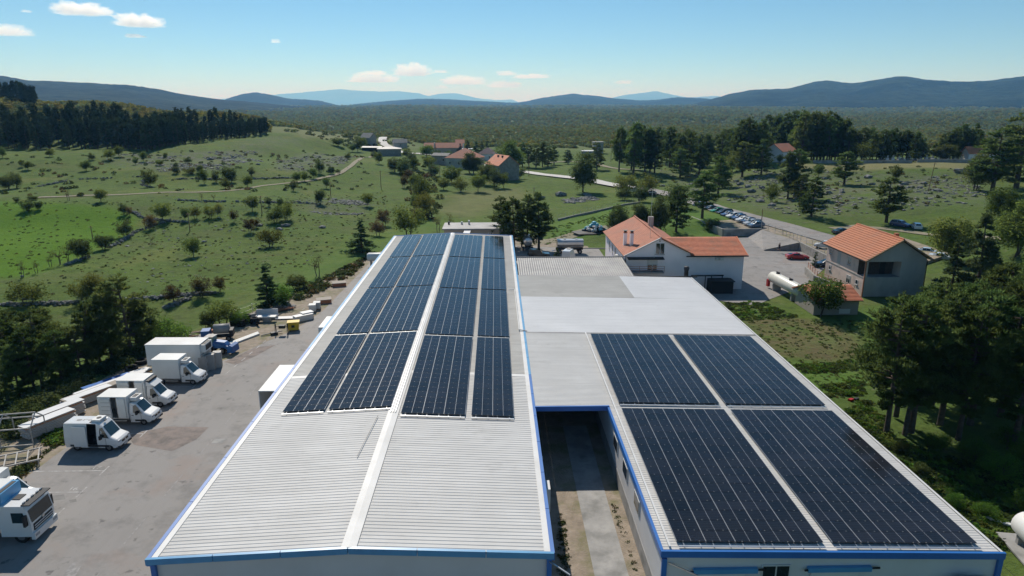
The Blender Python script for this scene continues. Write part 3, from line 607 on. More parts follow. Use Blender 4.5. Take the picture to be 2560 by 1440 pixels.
# ------------------------------------------------------------------ houses
i36 = {}
_on = 'first second third fourth fifth sixth seventh eighth ninth tenth eleventh twelfth thirteenth fourteenth fifteenth sixteenth seventeenth eighteenth nineteenth twentieth'.split()
def nth(i, adv=True):
    if adv: i = i36[0]; i36[0] += 1
    w = _on[i] if i < 20 else {2:'twenty-',3:'thirty-',4:'forty-'}[(i+1)//10]+_on[i % 10] if (i+1) % 10 else {3:'thirtieth',4:'fortieth',5:'fiftieth'}[(i+1)//10]
    return ('leftmost' if i == 0 else w+' from the left')
def tiles(p00, p10, p11, p01, nr, nc, lift=.06, wave=.035):
    a, b, c, d = map(Vector, (p00, p10, p11, p01)); n = (b-a).cross(d-a).normalized()
    if n.z < 0: n = -n
    vs = []; k = nc*3+1
    for r in range(nr):
        for e in (0, 1):
            v = (r+e)/nr
            for i in range(k):
                u = i/(k-1); p = (a.lerp(b, u)).lerp(d.lerp(c, u), v)
                vs.append(p + n*((lift if e == 0 else 0.0) + wave*(.5+.5*math.sin(i*2*math.pi/3))))
    fs = []
    for q in range(2*nr-1): fs += [(q*k+i, q*k+i+1, (q+1)*k+i+1, (q+1)*k+i) for i in range(k-1)]
    return np.array(vs), fs
def tile_roof(parent, slopes, m, name='roof_slope'):
    for s in slopes:
        v, f = tiles(*s); o = link(name, npmesh(name, v, f, m), parent); stuff(o)
        a, b, c, d = [Vector(p) for p in s[:4]]; q = MB(); e = Vector((0,0,-.1))
        q.add([a+e*.3,b+e*.3,c+e*.3,d+e*.3,a+e,b+e,c+e,d+e], [(0,1,2,3),(7,6,5,4),(0,4,5,1),(1,5,6,2),(2,6,7,3),(3,7,4,0)])
        q.build('roof_board', 'wood', o)
def gable_walls(m, x0, y0, x1, y1, z, zr, xr, axis='y'):
    """closed wall shell, ridge along y at x=xr (axis y) or along x at y=xr"""
    if axis == 'y': m.add([(x0,y0,0),(x1,y0,0),(x1,y0,z),(xr,y0,zr),(x0,y0,z),(x0,y1,0),(x1,y1,0),(x1,y1,z),(xr,y1,zr),(x0,y1,z)], [(0,1,2,3,4),(9,8,7,6,5),(0,4,9,5),(1,6,7,2)])
    else: m.add([(x0,y0,0),(x0,y1,0),(x0,y1,z),(x0,xr,zr),(x0,y0,z),(x1,y0,0),(x1,y1,0),(x1,y1,z),(x1,xr,zr),(x1,y0,z)], [(4,3,2,1,0),(5,6,7,8,9),(0,5,9,4),(1,2,7,6)])
    return m
def window(parent, c, w, h, n=(0,-1), sill=True, shutters=None, frame='trim_white', panes=2):
    n = Vector((n[0], n[1], 0)); s = Vector((-n.y, n.x, 0)); c = Vector(c)
    def slab(m, u0, u1, z0, z1, d0, d1):
        p = [c+s*u+Vector((0,0,z))+n*d for d in (d0, d1) for u, z in ((u0,z0),(u1,z0),(u1,z1),(u0,z1))]
        m.add(p, [(0,1,2,3),(7,6,5,4),(0,4,5,1),(1,5,6,2),(2,6,7,3),(3,7,4,0)])
    f = MB(); t = .08
    slab(f,-w/2,w/2,-h/2,-h/2+t,.0,.05); slab(f,-w/2,w/2,h/2-t,h/2,.0,.05); slab(f,-w/2,-w/2+t,-h/2+t,h/2-t,.0,.05); slab(f,w/2-t,w/2,-h/2+t,h/2-t,.0,.05)
    for k in range(1, panes): u = -w/2+w*k/panes; slab(f,u-.04,u+.04,-h/2+t,h/2-t,.0,.05)
    o = f.build('window', frame, parent)
    g = MB(); slab(g,-w/2+t,w/2-t,-h/2+t,h/2-t,.003,.02); g.build('pane', 'win', o)
    if sill: g = MB(); slab(g,-w/2-.08,w/2+.08,-h/2-.08,-h/2-.005,.0,.16); g.build('sill', 'concrete', o)
    if shutters: g = MB(); slab(g,-w/2+t,w/2-t,h/2-t-h*shutters,h/2-t,.021,.04); g.build('shutter', 'steel_white', o)
    return o
# white dairy building
t = thing('white_building', 'white two-storey building with faded red gable roof and lower tiled wing', 'building')
m = MB(); gable_walls(m, 21.5, 109.6, 32.4, 131.2, 5.95, 8.62, 27.0); m.build('wall', 'wall_white', t)
m = MB(); gable_walls(m, 32.4, 109.65, 41.1, 122.6, 5.8, 7.35, 116.2, 'x'); m.build('wing_wall', 'wall_white', t)
tile_roof(t, [((21.0,109.2,5.82),(21.0,131.7,5.82),(27.0,131.7,8.82),(27.0,109.2,8.82),26,60,.04,.02),((32.9,131.7,5.82),(32.9,109.2,5.82),(27.0,109.2,8.82),(27.0,131.7,8.82),26,60,.04,.02)], 'tile_pink')
tile_roof(t, [((32.3,109.1,5.86),(41.5,109.1,5.86),(41.9,116.2,7.62),(28.9,116.2,7.62),15,34,.07,.03),((41.5,123.2,5.86),(32.3,123.2,5.86),(28.9,116.2,7.62),(41.9,116.2,7.62),15,34,.07,.03)], 'tile')
MB().bar((21.0,109.15,5.88),(27.0,109.15,8.9),.14).build('barge_board', 'trim_white', t); MB().bar((27.0,109.15,8.9),(32.6,109.15,6.05),.14).build('barge_board', 'tile', t)
MB().bar((27,109.2,8.93),(27,131.7,8.93),.22).build('ridge_cap', 'tile_pink', t); MB().bar((41.5,109.0,5.84),(41.9,116.2,7.7),.16).build('barge_board', 'tile', t)
MB().bar((31.3,109.0,5.78),(41.6,109.0,5.78),.15).build('gutter', 'black', t)
for x, y in ((22.3,115.6),(23.0,113.4)):
    zb = 5.9+(x-21)*.5; c = MB().box(x-.27,y-.27,zb-.3,x+.27,y+.27,zb+2.0).build('chimney', 'wall_white', t); MB().box(x-.32,y-.32,zb+2.0,x+.32,y+.32,zb+2.12).build('chimney_band', 'brick', c)
    MB().box(x-.2,y-.2,zb+2.12,x+.2,y+.2,zb+2.4).build('flue', 'black', c); MB().box(x-.34,y-.34,zb+2.4,x+.34,y+.34,zb+2.47).build('chimney_cap', 'concrete', c)
MB().box(28.5,125.5,7.6,29.4,126.2,9.7).build('chimney', 'wall_grey', t)
window(t, (27.0,109.6,7.0), 1.5, 1.9)
MB().cyl((26.9,109.6,8.25),(26.9,109.53,8.25),.16,n=12).build('gable_vent', 'wall_grey', t)
d_ = MB().box(25.0,109.5,3.35,26.7,109.6,5.2).build('balcony_door', 'trim_white', t)
for x in (25.08, 25.9): MB().box(x,109.48,3.45,x+.68,109.5,4.3).build('pane', 'win', d_)
MB().prism([(21.6,109.55,5.55),(27.6,109.55,5.55),(27.6,108.5,5.35),(21.6,108.5,5.35)],(0,0,.07)).build('awning', 'black', t)
MB().box(21.5,108.3,3.1,27.6,109.6,3.3).build('balcony_slab', 'concrete', t)
for z in (3.65, 3.95, 4.3): MB().bar((21.5,108.35,z),(27.6,108.35,z),.05).build('railing', 'brick', t)
for x in (21.5,23.5,25.5,27.6): MB().bar((x,108.35,3.3),(x,108.35,4.3),.05).build('railing_post', 'brick', t)
u = MB().box(36.3,109.2,5.05,37.6,109.63,5.55).build('air_conditioner', 'trim_white', t); MB().cyl((36.85,109.2,5.3),(36.85,109.17,5.3),.2,n=14).build('fan_grille', 'wall_grey', u)
MB().box(20.9,116,3.7,21.48,117.1,4.5).build('air_conditioner', 'trim_white', t)
for y in (120,123,126.5): window(t, (21.5,y,4.3), 1.1, 1.4, (-1,0))
m = MB(); m.bar((21.35,109.4,0),(21.35,109.4,5.8),.12); m.build('downpipe', 'black', t)
m = MB().bar((32.2,108.7,2.6),(37.6,108.7,2.6),.2)
m.build('lean_to_beam', 'black', t)
for x in (32.4,34.6,35.6,37.4): MB().bar((x,108.7,0),(x,108.7,2.55),.12).build('lean_to_post', 'black', t)
MB().box(35.0,106.6,2.0,38.9,108.9,2.12).build('shed_roof', 'black', t); MB().box(35.2,106.8,0,38.7,109.6,1.98).build('cellar_shed', 'dark', t)
MB().bar((26.0,109.2,5.2),(26.0,109.2,6.9),.06).build('pipe', 'trim_white', t)
a = thing('antenna_mast', 'thin antenna mast on the roof of the white building', 'mast', (25.9,112.5,7.9)); MB().bar((0,0,0),(0,0,8.5),.06).build('pole', 'metal', a); MB().bar((-.6,0,8),(.6,0,8),.04).build('cross_bar', 'metal', a)
a = thing('vent_barrel', 'dark vent barrel beside the white wall at the roof edge', 'barrel', (29.6,102.6,0)); MB().lathe((0,0,0),(0,0,1),[(0,.32),(4.9,.32),(5.3,.42),(5.6,.36),(5.7,0)],14).build('body','black',a)
# corrugated link roof between warehouse and white building
t = thing('link_shed', 'grey corrugated lean-to roof between warehouse and white building', 'shed')
n = 100; m = MB(); x0, x1 = 3.5, 21.3; k = 0; vs = []
for i in range(n+1):
    x = x0+(x1-x0)*i/n; dz = .05*(i % 2); vs += [(x,101.6,4.35+dz),(x,112.2,5.0+dz)]
m.add(vs, [(2*i,2*i+2,2*i+3,2*i+1) for i in range(n)]); m.build('roof', 'roof_grey', t); MB().box(3.6,101.7,0,21.2,101.8,4.3).build('front_wall','wall_grey',t); MB().box(3.6,112,0,21.2,112.1,4.9).build('back_wall','wall_grey',t)
MB().bar((3.4,112.25,5.08),(21.4,112.25,5.08),.14).build('ridge_flashing','roof_grey',t); MB().bar((3.4,101.5,4.3),(41*.0+31,101.5,4.25),.2).build('gutter','black',t)
# pinkish two-storey house
t = thing('pink_house', 'two-storey pinkish house with orange tiled roof and dark open loggia', 'house')
x0, x1, y0, y1, xr = 58.9, 68.6, 104.5, 117.6, 64.0; ze, zr2 = 6.25, 9.2
m = MB(); m.mi = 0
lx0, lx1, lz0, lz1 = 59.3, 64.6, 3.2, 5.75   # loggia opening in the gable wall
m.add([(x0,y0,0),(x1,y0,0),(x1,y0,lz0),(x0,y0,lz0)], [(0,1,2,3)]); m.add([(lx1,y0,lz0),(x1,y0,lz0),(x1,y0,lz1),(lx1,y0,lz1)], [(0,1,2,3)])
m.add([(x0,y0,lz1),(x1,y0,lz1),(x1,y0,ze),(xr,y0,zr2),(x0,y0,ze)], [(0,1,2,3,4)]); m.add([(x0,y0,lz0),(lx0,y0,lz0),(lx0,y0,lz1),(x0,y0,lz1)], [(0,1,2,3)])
m.add([(x1,y0,0),(x1,y1,0),(x1,y1,ze),(x1,y0,ze)], [(0,1,2,3)]); m.add([(x0,y1,0),(x1,y1,0),(x1,y1,ze),(xr,y1,zr2),(x0,y1,ze)], [(4,3,2,1,0)])
m.build('gable_wall', 'wall_grey', t)
m = MB(); m.add([(x0,y0,0),(x0,y1,0),(x0,y1,ze),(x0,y0+2.2,ze),(x0,y0+2.2,lz0),(x0,y0,lz0)], [(5,4,3,2,1,0)]); m.add([(x0,y0+2.2,5.75),(x0,y0,5.75),(x0,y0,ze),(x0,y0+2.2,ze)], [(0,1,2,3)]); m.build('side_wall', 'wall_pink', t)
lg = MB().box(lx0-.4,y0+2.2,lz0,lx1+.0,y0+2.3,lz1).build('loggia_wall', 'bark', t); MB().box(lx0-.3,y0+.02,lz0-.12,lx1,y0+2.2,lz0-.02).build('loggia_floor','concrete',t); MB().box(lx1-.0,y0+.02,lz0,lx1+.1,y0+2.2,lz1).build('loggia_side','wall_grey',t)  # dark brown on wall and ceiling puts the loggia's shade into the colour
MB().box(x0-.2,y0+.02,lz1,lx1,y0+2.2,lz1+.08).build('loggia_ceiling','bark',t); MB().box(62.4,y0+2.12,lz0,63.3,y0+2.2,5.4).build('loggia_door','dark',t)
MB().box(x0-.02,y0-.02,lz0,x0+.3,y0+.28,lz1).build('corner_post','wall_pink',t); MB().box(x0-.06,y0,3.02,x0-.005,y1,3.16).build('floor_band','concrete',t)
tile_roof(t, [((58.3,103.8,5.98),(58.3,118.3,5.98),(64.0,118.3,9.42),(64.0,103.8,9.42),14,34,.09,.05),((69.6,118.3,5.98),(69.6,103.8,5.98),(64.0,103.8,9.42),(64.0,118.3,9.42),14,34,.09,.05)], 'tile_orange')
MB().bar((64,103.8,9.5),(64,118.3,9.5),.25).build('ridge_cap','tile_orange',t); MB().bar((58.3,103.75,5.9),(64,103.75,9.36),.2).build('barge_board','wood',t); MB().bar((64,103.75,9.36),(69.6,103.75,5.9),.2).build('barge_board','wood',t)
MB().bar((x0-.06,y0-.06,0),(x0-.06,y0-.06,6),.16).build('downpipe','brick',t); MB().bar((58.25,103.8,5.94),(58.25,118.3,5.94),.14).build('gutter','black',t); MB().bar((x1+.06,y0-.06,0),(x1+.06,y0-.06,6),.1).build('downpipe','black',t)
window(t,(x0,109.6,4.75),1.1,1.3,(-1,0),shutters=.5); window(t,(x0,116.2,5.0),.8,.9,(-1,0),panes=1); window(t,(x0,109.3,1.7),1.3,1.4,(-1,0),shutters=.4); window(t,(x0,106.6,1.9),.8,.8,(-1,0),panes=1); window(t,(x0,115.9,2.2),.8,.9,(-1,0),shutters=.3,panes=1)
MB().box(x0-.02,112.6,3.2,x0+.01,113.7,5.6).build('wall_niche','wall_grey',t); MB().box(66.5,110.4,8.2,67.1,111,9.2).build('chimney','brick',t)
# small tiled shed in front of the house
t = thing('tiled_shed', 'small shed with red tiled roof between the gas tank and pink house', 'shed')
m = MB(); gable_walls(m, 46.6, 94.9, 53.2, 101.3, 2.35, 3.4, 98.4, 'x'); m.build('wall', 'wall_beige', t)
tile_roof(t, [((46.2,94.3,2.3),(53.5,94.3,2.3),(53.5,98.4,3.62),(46.2,98.4,3.62),12,26,.1,.05),((53.5,101.8,2.3),(46.2,101.8,2.3),(46.2,98.4,3.62),(53.5,98.4,3.62),12,26,.1,.05)], 'tile')
MB().bar((46.15,94.3,2.32),(46.15,98.4,3.66),.16).build('barge_board','tile',t); MB().bar((46.15,98.4,3.66),(46.15,101.8,2.32),.16).build('barge_board','tile',t); MB().box(50.4,94.82,.2,52,94.88,.9).build('hatch','box_white',t)
# beige flat-roofed building behind the warehouse
t = thing('beige_building', 'low beige flat-roofed building right behind the warehouse', 'building')
MB().box(-11.2,146,0,.8,153,3.75).build('wall','wall_beige',t); MB().box(-11.6,145.5,3.75,1.2,153.5,4.05).build('roof','roof_grey',t)
window(t,(-9.2,146,2.5),1.1,1.2); window(t,(-1.2,146,2.5),1.1,1.2)
MB().prism([(-6.8,146,3.6),(-5.4,146,3.6),(-5.8,138,3.3),(-7.2,138,3.3)],(0,0,.12)).build('canopy','roof_pale',t)
for x, h in ((-10.5,.7),(-7.6,.6),(-6.0,.9)): MB().cyl((x,151,4.05),(x,151,4.05+h),.22,n=10).build('roof_vent','metal' if x > -10 else 'black',t)
MB().lathe((1.4,148,2.6),(0,0,1),[(0,.0),(0,.5),(.9,.5),(.9,0)],12).build('water_heater','box_white',t)

# hamlet in the distance: walls, roofs, windows
def cottage(name, label, px, py, w, d, h, rz, roofm, wallm, hip=False, rise=None, wins=2, ridge='x'):
    p = G(px, py); t = thing(name, label, 'house', p, rz); rise = rise or d*.28; m = MB(); xw, yd = w/2, d/2
    if hip:
        m.box(-xw,-yd,-1,xw,yd,h); m.build('wall', wallm, t); e = .4; k = max(.2, xw-yd)
        r = MB(); r.add([(-xw-e,-yd-e,h),(xw+e,-yd-e,h),(xw+e,yd+e,h),(-xw-e,yd+e,h),(-k,0,h+rise),(k,0,h+rise)], [(0,1,5,4),(1,2,5),(2,3,4,5),(3,0,4)]); r.build('roof', roofm, t)
    else:
        m.add([(-xw,-yd,-1),(xw,-yd,-1),(xw,yd,-1),(-xw,yd,-1),(-xw,-yd,h),(xw,-yd,h),(xw,yd,h),(-xw,yd,h),(-xw,0,h+rise),(xw,0,h+rise)], [(0,1,5,4),(2,3,7,6),(1,2,6,9,5),(3,0,4,8,7)]); m.build('wall', wallm, t); e = .4
        for s in (-1, 1):
            r = MB(); a = [(-xw-e,s*(yd+e),h-rise*e/yd),(xw+e,s*(yd+e),h-rise*e/yd),(xw+e,0,h+rise),(-xw-e,0,h+rise)]
            r.prism(a if s < 0 else a[::-1], (0,0,.16)); r.build('roof_slope', roofm, t)
    for i in range(wins): window(t, (-xw+w*(i+.5)/wins, -yd, h*.55), 1.0, 1.2, panes=1, sill=False)
    return t
c = cottage('farm_building','long pale farm building with salmon tiled roof in the hamlet',1109,386,22,9,4.2,R(2),'tile_pink','wall_beige',wins=0); MB().box(-5.4,-5,4.3,-4.9,0,7.0).build('fire_wall','wall_grey',c)
cottage('white_annex','narrow white annex with red roof at the right end of the farm building',1150,377,5,7,5,R(5),'tile_pink','wall_white',wins=1)
cottage('hip_roof_house','grey house with orange hipped roof in the hamlet',1163,420,14,13,5.0,R(-24),'tile_pink','wall_grey',hip=True,rise=4.2,wins=3)
cottage('violet_roof_house','white cottage with dark violet hipped roof beside the conifers',1220,400,9,8,3.6,R(-18),'tile_dark','wall_white',hip=True,rise=3.2,wins=2)
c = cottage('stone_house','grey stone house with orange gable roof nearest in the hamlet',1256,448,11,9,6,R(-62),'tile','wall_stone',wins=1,rise=3.4)
for x in (-2,1.5): MB().box(x,-1.2,7.2,x+.6,-.6,9.4).build('chimney','black',c)
c = cottage('roofless_house','roofless grey stone ruin beside the hipped house',1106,412,8,6,4.6,R(-20),'wall_stone','wall_stone',wins=2,rise=1.0)
cottage('barn','grey stone barn with flat dark roof by the white road bend',974,390,13,8,4.2,R(8),'roof_grey','wall_stone',hip=True,rise=1.0,wins=0)
cottage('open_shed','low dark shed with pale roof left of the stone barn',932,379,12,5,2.6,R(-8),'roof_grey','dark',rise=.6,wins=0)
cottage('small_cottage','small grey cottage behind the barn',1000,369,9,7,3.5,R(15),'wall_stone','wall_grey',rise=2.2,wins=1)
cottage('ruined_cottage','dark old cottage half hidden in trees near the road bend',922,362,8,7,5,R(-30),'wall_stone','wall_stone',rise=2.8,wins=0)
p = G(1167,383); t = thing('carport', 'white carport canopy beside the farm building', 'carport', p); MB().box(-4,-2.5,2.6,4,2.5,2.8).build('roof','box_white',t)
for x in (-3.6,3.6):
    for y in (-2.2,2.2): MB().box(x-.08,y-.08,-.5,x+.08,y+.08,2.6).build('post','steel_white',t)
p = G(1494,383); t = thing('water_tower', 'square grey concrete tower near the pine grove', 'tower', p); MB().box(-3,-3,-1,3,3,6.6).build('shaft','concrete',t); MB().box(-3.3,-3.3,6.6,3.3,3.3,7).build('cap','concrete',t)
cottage('low_hut','low grey hut left of the concrete tower',1468,385,7,4,1.8,0,'roof_pale','concrete',rise=.4,wins=0)
c = cottage('chapel','white chapel with red roof among the pines by the cemetery',1948,403,8.0,9,4.2,R(28),'tile_pink','wall_white',wins=1,rise=2.6); MB().box(4.0,-3,-.5,7.5,2.5,2.4).build('porch','wall_white',c); MB().box(3.8,-3.4,2.4,7.9,2.9,2.7).build('porch_roof','tile_pink',c); MB().box(-.06,-4.62,2.0,.06,-4.52,3.6).build('cross','black',c); MB().box(-.45,-4.62,2.9,.45,-4.52,3.05).build('cross_bar','black',c)
cottage('mortuary_house','small white house with orange roof at the end of the cemetery wall',2452,401,11.5,7,2.9,R(-14),'tile_orange','wall_white',wins=0,rise=2.2)
# cemetery walls
def wall_line(name, label, pts, h, th, m, base=-1.0, cap=None):
    P = [G(*p) for p in pts]; t = thing(name, label, 'wall', P[0]); o = P[0]
    for a, b in zip(P, P[1:]):
        d = (b-a); d.z = 0; d = d.normalized(); s = Vector((d.y,-d.x,0))*th/2; a0, b0 = a-o, b-o; q = MB(); zt = h
        v = [a0-s, a0+s, b0+s, b0-s]
        q.add([(p.x,p.y,p.z+base) for p in v]+[(p.x,p.y,p.z+zt) for p in v], [(4,5,6,7),(0,1,5,4),(1,2,6,5),(2,3,7,6),(3,0,4,7)]); q.build('wall_section', m, t)
    return t
wall_line('cemetery_wall','long low concrete cemetery wall below the pine wood',[(2032,408),(2110,408),(2200,408),(2280,408)],1.1,.3,'concrete')
wall_line('cemetery_wall','low concrete cemetery wall left of the small white house',[(2292,406),(2370,406),(2440,407)],1.2,.3,'concrete')
g = random.Random(3)
gm = []
for k in range(3):
    m = MB(); m.box(-.5,-.9,-.3,.5,.9,.35); m.box(-.45,.7,.35,.45,.85,1.1 if k < 2 else .5)
    if k == 1: m.box(-.08,.72,1.1,.08,.84,1.9); m.box(-.3,.72,1.45,.3,.84,1.6)
    gm.append(m.mesh('gravestone', ['concrete','trim_white','black'][k:k+1]))
for i in range(44):
    px = 2200+205*(i+g.uniform(.1,.9))/44; p = G(px, g.uniform(399,404)); o = link('gravestone', gm[i % 3], None, p, g.uniform(-.2,.2)); s = g.uniform(.8,1.3); o.scale = (s,s,s)
    tag(o, ['grey','white','black'][i % 3]+' gravestone in the walled cemetery, '+nth(i, False), 'gravestone', 'gravestones in the cemetery')
# retaining walls at the lot
def seg_wall(name, label, pts, th, m, z0=-.2, cat='wall', part='wall_section'):
    t = thing(name, label, cat, (pts[0][0], pts[0][1], 0)); o = Vector((pts[0][0], pts[0][1], 0))
    for a, b in zip(pts, pts[1:]):
        a0, b0 = Vector(a)-o, Vector(b)-o; d = Vector((b0.x-a0.x, b0.y-a0.y, 0)).normalized(); s = Vector((d.y,-d.x,0))*th
        v = [Vector((a0.x,a0.y,z0)), Vector((a0.x,a0.y,z0))+s, Vector((b0.x,b0.y,z0))+s, Vector((b0.x,b0.y,z0))]
        u = [Vector((a0.x,a0.y,a0.z)), Vector((a0.x,a0.y,a0.z))+s, Vector((b0.x,b0.y,b0.z))+s, Vector((b0.x,b0.y,b0.z))]
        MB().add(v+u, [(4,5,6,7),(0,1,5,4),(1,2,6,5),(2,3,7,6),(3,0,4,7)]).build(part, m, t)
    return t
Wt = lambda p, z: (p.x, p.y, z)
seg_wall('retaining_wall','tall grey concrete retaining wall below the row of parked cars',[Wt(W(1690,527,1.5),1.75),Wt(W(1809,575,1.5),1.75),Wt(W(1903,573,1.5),1.7)],.3,'concrete')
seg_wall('stone_wall','rubble stone wall rising along the ramp behind the red car',[Wt(W(1909,626,0),.25),Wt(W(2001,607,1.5),1.75),Wt(W(2092,652,1.5),1.75)],.4,'wall_stone')
seg_wall('stone_wall','stone terrace wall with steps in front of the pink house',[Wt(W(2018,668,1.2),1.3),Wt(W(2040,690,1.2),1.3),(57.6,104,1.0)],.4,'wall_stone')
wall_line('field_wall','dark low wall with wire fence crossing the grass behind the tanker',[(1395,552),(1440,541),(1500,528),(1560,514),(1600,508)],.5,.35,'wall_stone')
seg_wall('kerb','low concrete kerb at the edge of the back yard grass',[(17.5,143.6,.15),(30,142.8,.15)],.2,'concrete',cat='kerb')
seg_wall('edge_wall','narrow concrete edging along the right side of the flat hall',[(31.6,30,.25),(31.6,60,.25)],.25,'concrete')
seg_wall('foundation_wall','low concrete wall in the weeds behind the scrap yard',[Wt(W(600,790,.5),.5),Wt(W(650,780,.5),.5),Wt(W(720,752,.5),.5)],.3,'concrete')

# ------------------------------------------------------------------ vehicles (front towards +X in local space)
def wheel(parent, x, y, r, w=.2):
    s = 1 if y > 0 else -1; m = MB().lathe((x, y-w/2, r), (0,1,0), [(0,r*.55),(0,r*.9),(.03,r),(w-.03,r),(w,r*.9),(w,r*.55)], 18)
    t = m.build('wheel', 'tyre', parent); MB().lathe((x, y-w/2+.02, r), (0,1,0), [(0,0),(.0,r*.56),(w-.04,r*.56),(w-.04,0)], 12).build('rim', 'rim', t); return t
def loft(st, L, Wd, skip=()):
    """stations (u, z_bottom, z_belt, z_top, half-width factor at belt, at top) -> body mesh and face corner lookups"""
    rings = []
    for u, zb, zk, zt, wb, wt in st:
        x = L/2-u*L; h = Wd/2
        rings.append([(x,-h*wb*.92,zb),(x,-h*wb,zb+(zk-zb)*.45),(x,-h*wb*.985,zk),(x,-h*wt,zt-.03),(x,-h*wt*.86,zt),(x,h*wt*.86,zt),(x,h*wt,zt-.03),(x,h*wb*.985,zk),(x,h*wb,zb+(zk-zb)*.45),(x,h*wb*.92,zb)])
    m = MB(); n = 10; vs = [p for r in rings for p in r]; fs = []
    for k in range(len(rings)-1):
        for i in range(n):
            if (k, i) in skip: continue
            j = (i+1) % n; fs.append((k*n+i, k*n+j, (k+1)*n+j, (k+1)*n+i))
    fs += [tuple(range(n))[::-1], tuple(range((len(rings)-1)*n, len(rings)*n))]
    m.add(vs, fs); return m, rings
def inset_quad(q, k=.06, off=.012):
    q = [Vector(p) for p in q]; c = sum(q, Vector())/4; n = (q[1]-q[0]).cross(q[3]-q[0])
    n = n.normalized() if n.length > 1e-6 else Vector((0,0,1)); 
    return [p.lerp(c, k)+n*off for p in q], n
def pane(parent, name, q, out, k=.07, m='glass'):
    p, n = inset_quad(q, k)
    if n.dot(Vector(out)) < 0: p, n2 = inset_quad(q[::-1], k)
    return MB().quad(*p).build(name, m, parent)
CARS = {
 'hatch': (4.0, 1.72, [(0,.30,.52,.56,.80,.72),(.03,.22,.66,.70,.95,.85),(.10,.20,.74,.80,1,.86),(.27,.20,.88,.96,1,.80),(.43,.20,.93,1.42,1,.70),(.60,.20,.94,1.47,1,.70),(.86,.20,.95,1.40,1,.68),(.965,.24,.95,1.05,.97,.76),(1,.34,.70,.78,.9,.75)]),
 'sedan': (4.5, 1.76, [(0,.30,.52,.56,.80,.72),(.03,.22,.66,.70,.95,.85),(.10,.20,.74,.80,1,.86),(.27,.20,.86,.93,1,.80),(.41,.20,.91,1.36,1,.68),(.56,.20,.92,1.42,1,.68),(.70,.20,.93,1.36,1,.66),(.83,.20,.93,1.02,1,.78),(.97,.24,.92,.98,.96,.8),(1,.34,.68,.74,.9,.75)]),
 'wagon': (4.5, 1.78, [(0,.30,.54,.58,.80,.72),(.03,.22,.68,.72,.95,.85),(.10,.20,.76,.82,1,.86),(.25,.20,.90,.98,1,.80),(.38,.20,.95,1.48,1,.72),(.58,.20,.96,1.54,1,.72),(.92,.20,.97,1.46,1,.70),(.98,.24,.95,1.05,.97,.78),(1,.34,.70,.78,.9,.75)]),
 'coupe': (4.35, 1.74, [(0,.28,.48,.52,.80,.72),(.03,.20,.60,.64,.95,.85),(.10,.18,.68,.74,1,.86),(.30,.18,.80,.87,1,.80),(.46,.18,.85,1.24,1,.66),(.58,.18,.86,1.28,1,.66),(.74,.18,.88,1.18,1,.64),(.90,.20,.90,.96,1,.78),(.98,.24,.86,.92,.95,.8),(1,.34,.62,.70,.9,.75)]),
}
_carm = {}
def paint(c, key):
    if key not in M: M[key] = mat(key, c, None, rough=.22, spec=.6, kind='obj', coat=.6)
    return key
def car(label, p, rz, kind, col, key, group=None):
    L, Wd, st = CARS[kind]; t = thing('parked_car', label, 'car', p, rz, group); key = paint(col, 'paint_'+key)
    m, rg = loft(st, L, Wd); m.build('body', key, t, False)
    i = next(k for k, s in enumerate(st) if s[3] > 1.1); j = max(k for k, s in enumerate(st) if s[3] > 1.1)
    pane(t, 'windscreen', [rg[i-1][4], rg[i-1][5], rg[i][5], rg[i][4]], (1,0,1)); pane(t, 'rear_window', [rg[j][4], rg[j][5], rg[j+1][5], rg[j+1][4]], (-1,0,1))
    for a, b, o in ((2,3,-1),(7,6,1)):
        for k in range(i, j): pane(t, 'side_window', [rg[k][a], rg[k+1][a], rg[k+1][b], rg[k][b]], (0,o,.3), .09)
        pane(t, 'quarter_window', [rg[i-1][a], rg[i][a], rg[i][b], rg[i-1][b]], (0,o,.3), .22)
    for x in (L*.5-.8, -L*.5+.78):
        for y in (-Wd/2+.1, Wd/2-.1): wheel(t, x, y, .31)
    for y in (-.6, .6):
        MB().box(L/2-.14,y-.17,.56,L/2-.02,y+.17,.68).build('headlight','lamp',t); MB().box(-L/2+.01,y-.15,.66,-L/2+.06,y+.15,.82).build('tail_light','red',t)
    for y in (-Wd/2-.08, Wd/2+.08): MB().box(L*.14,y-.07,.92,L*.17,y+.07,1.04).build('mirror','black',t)
    return t
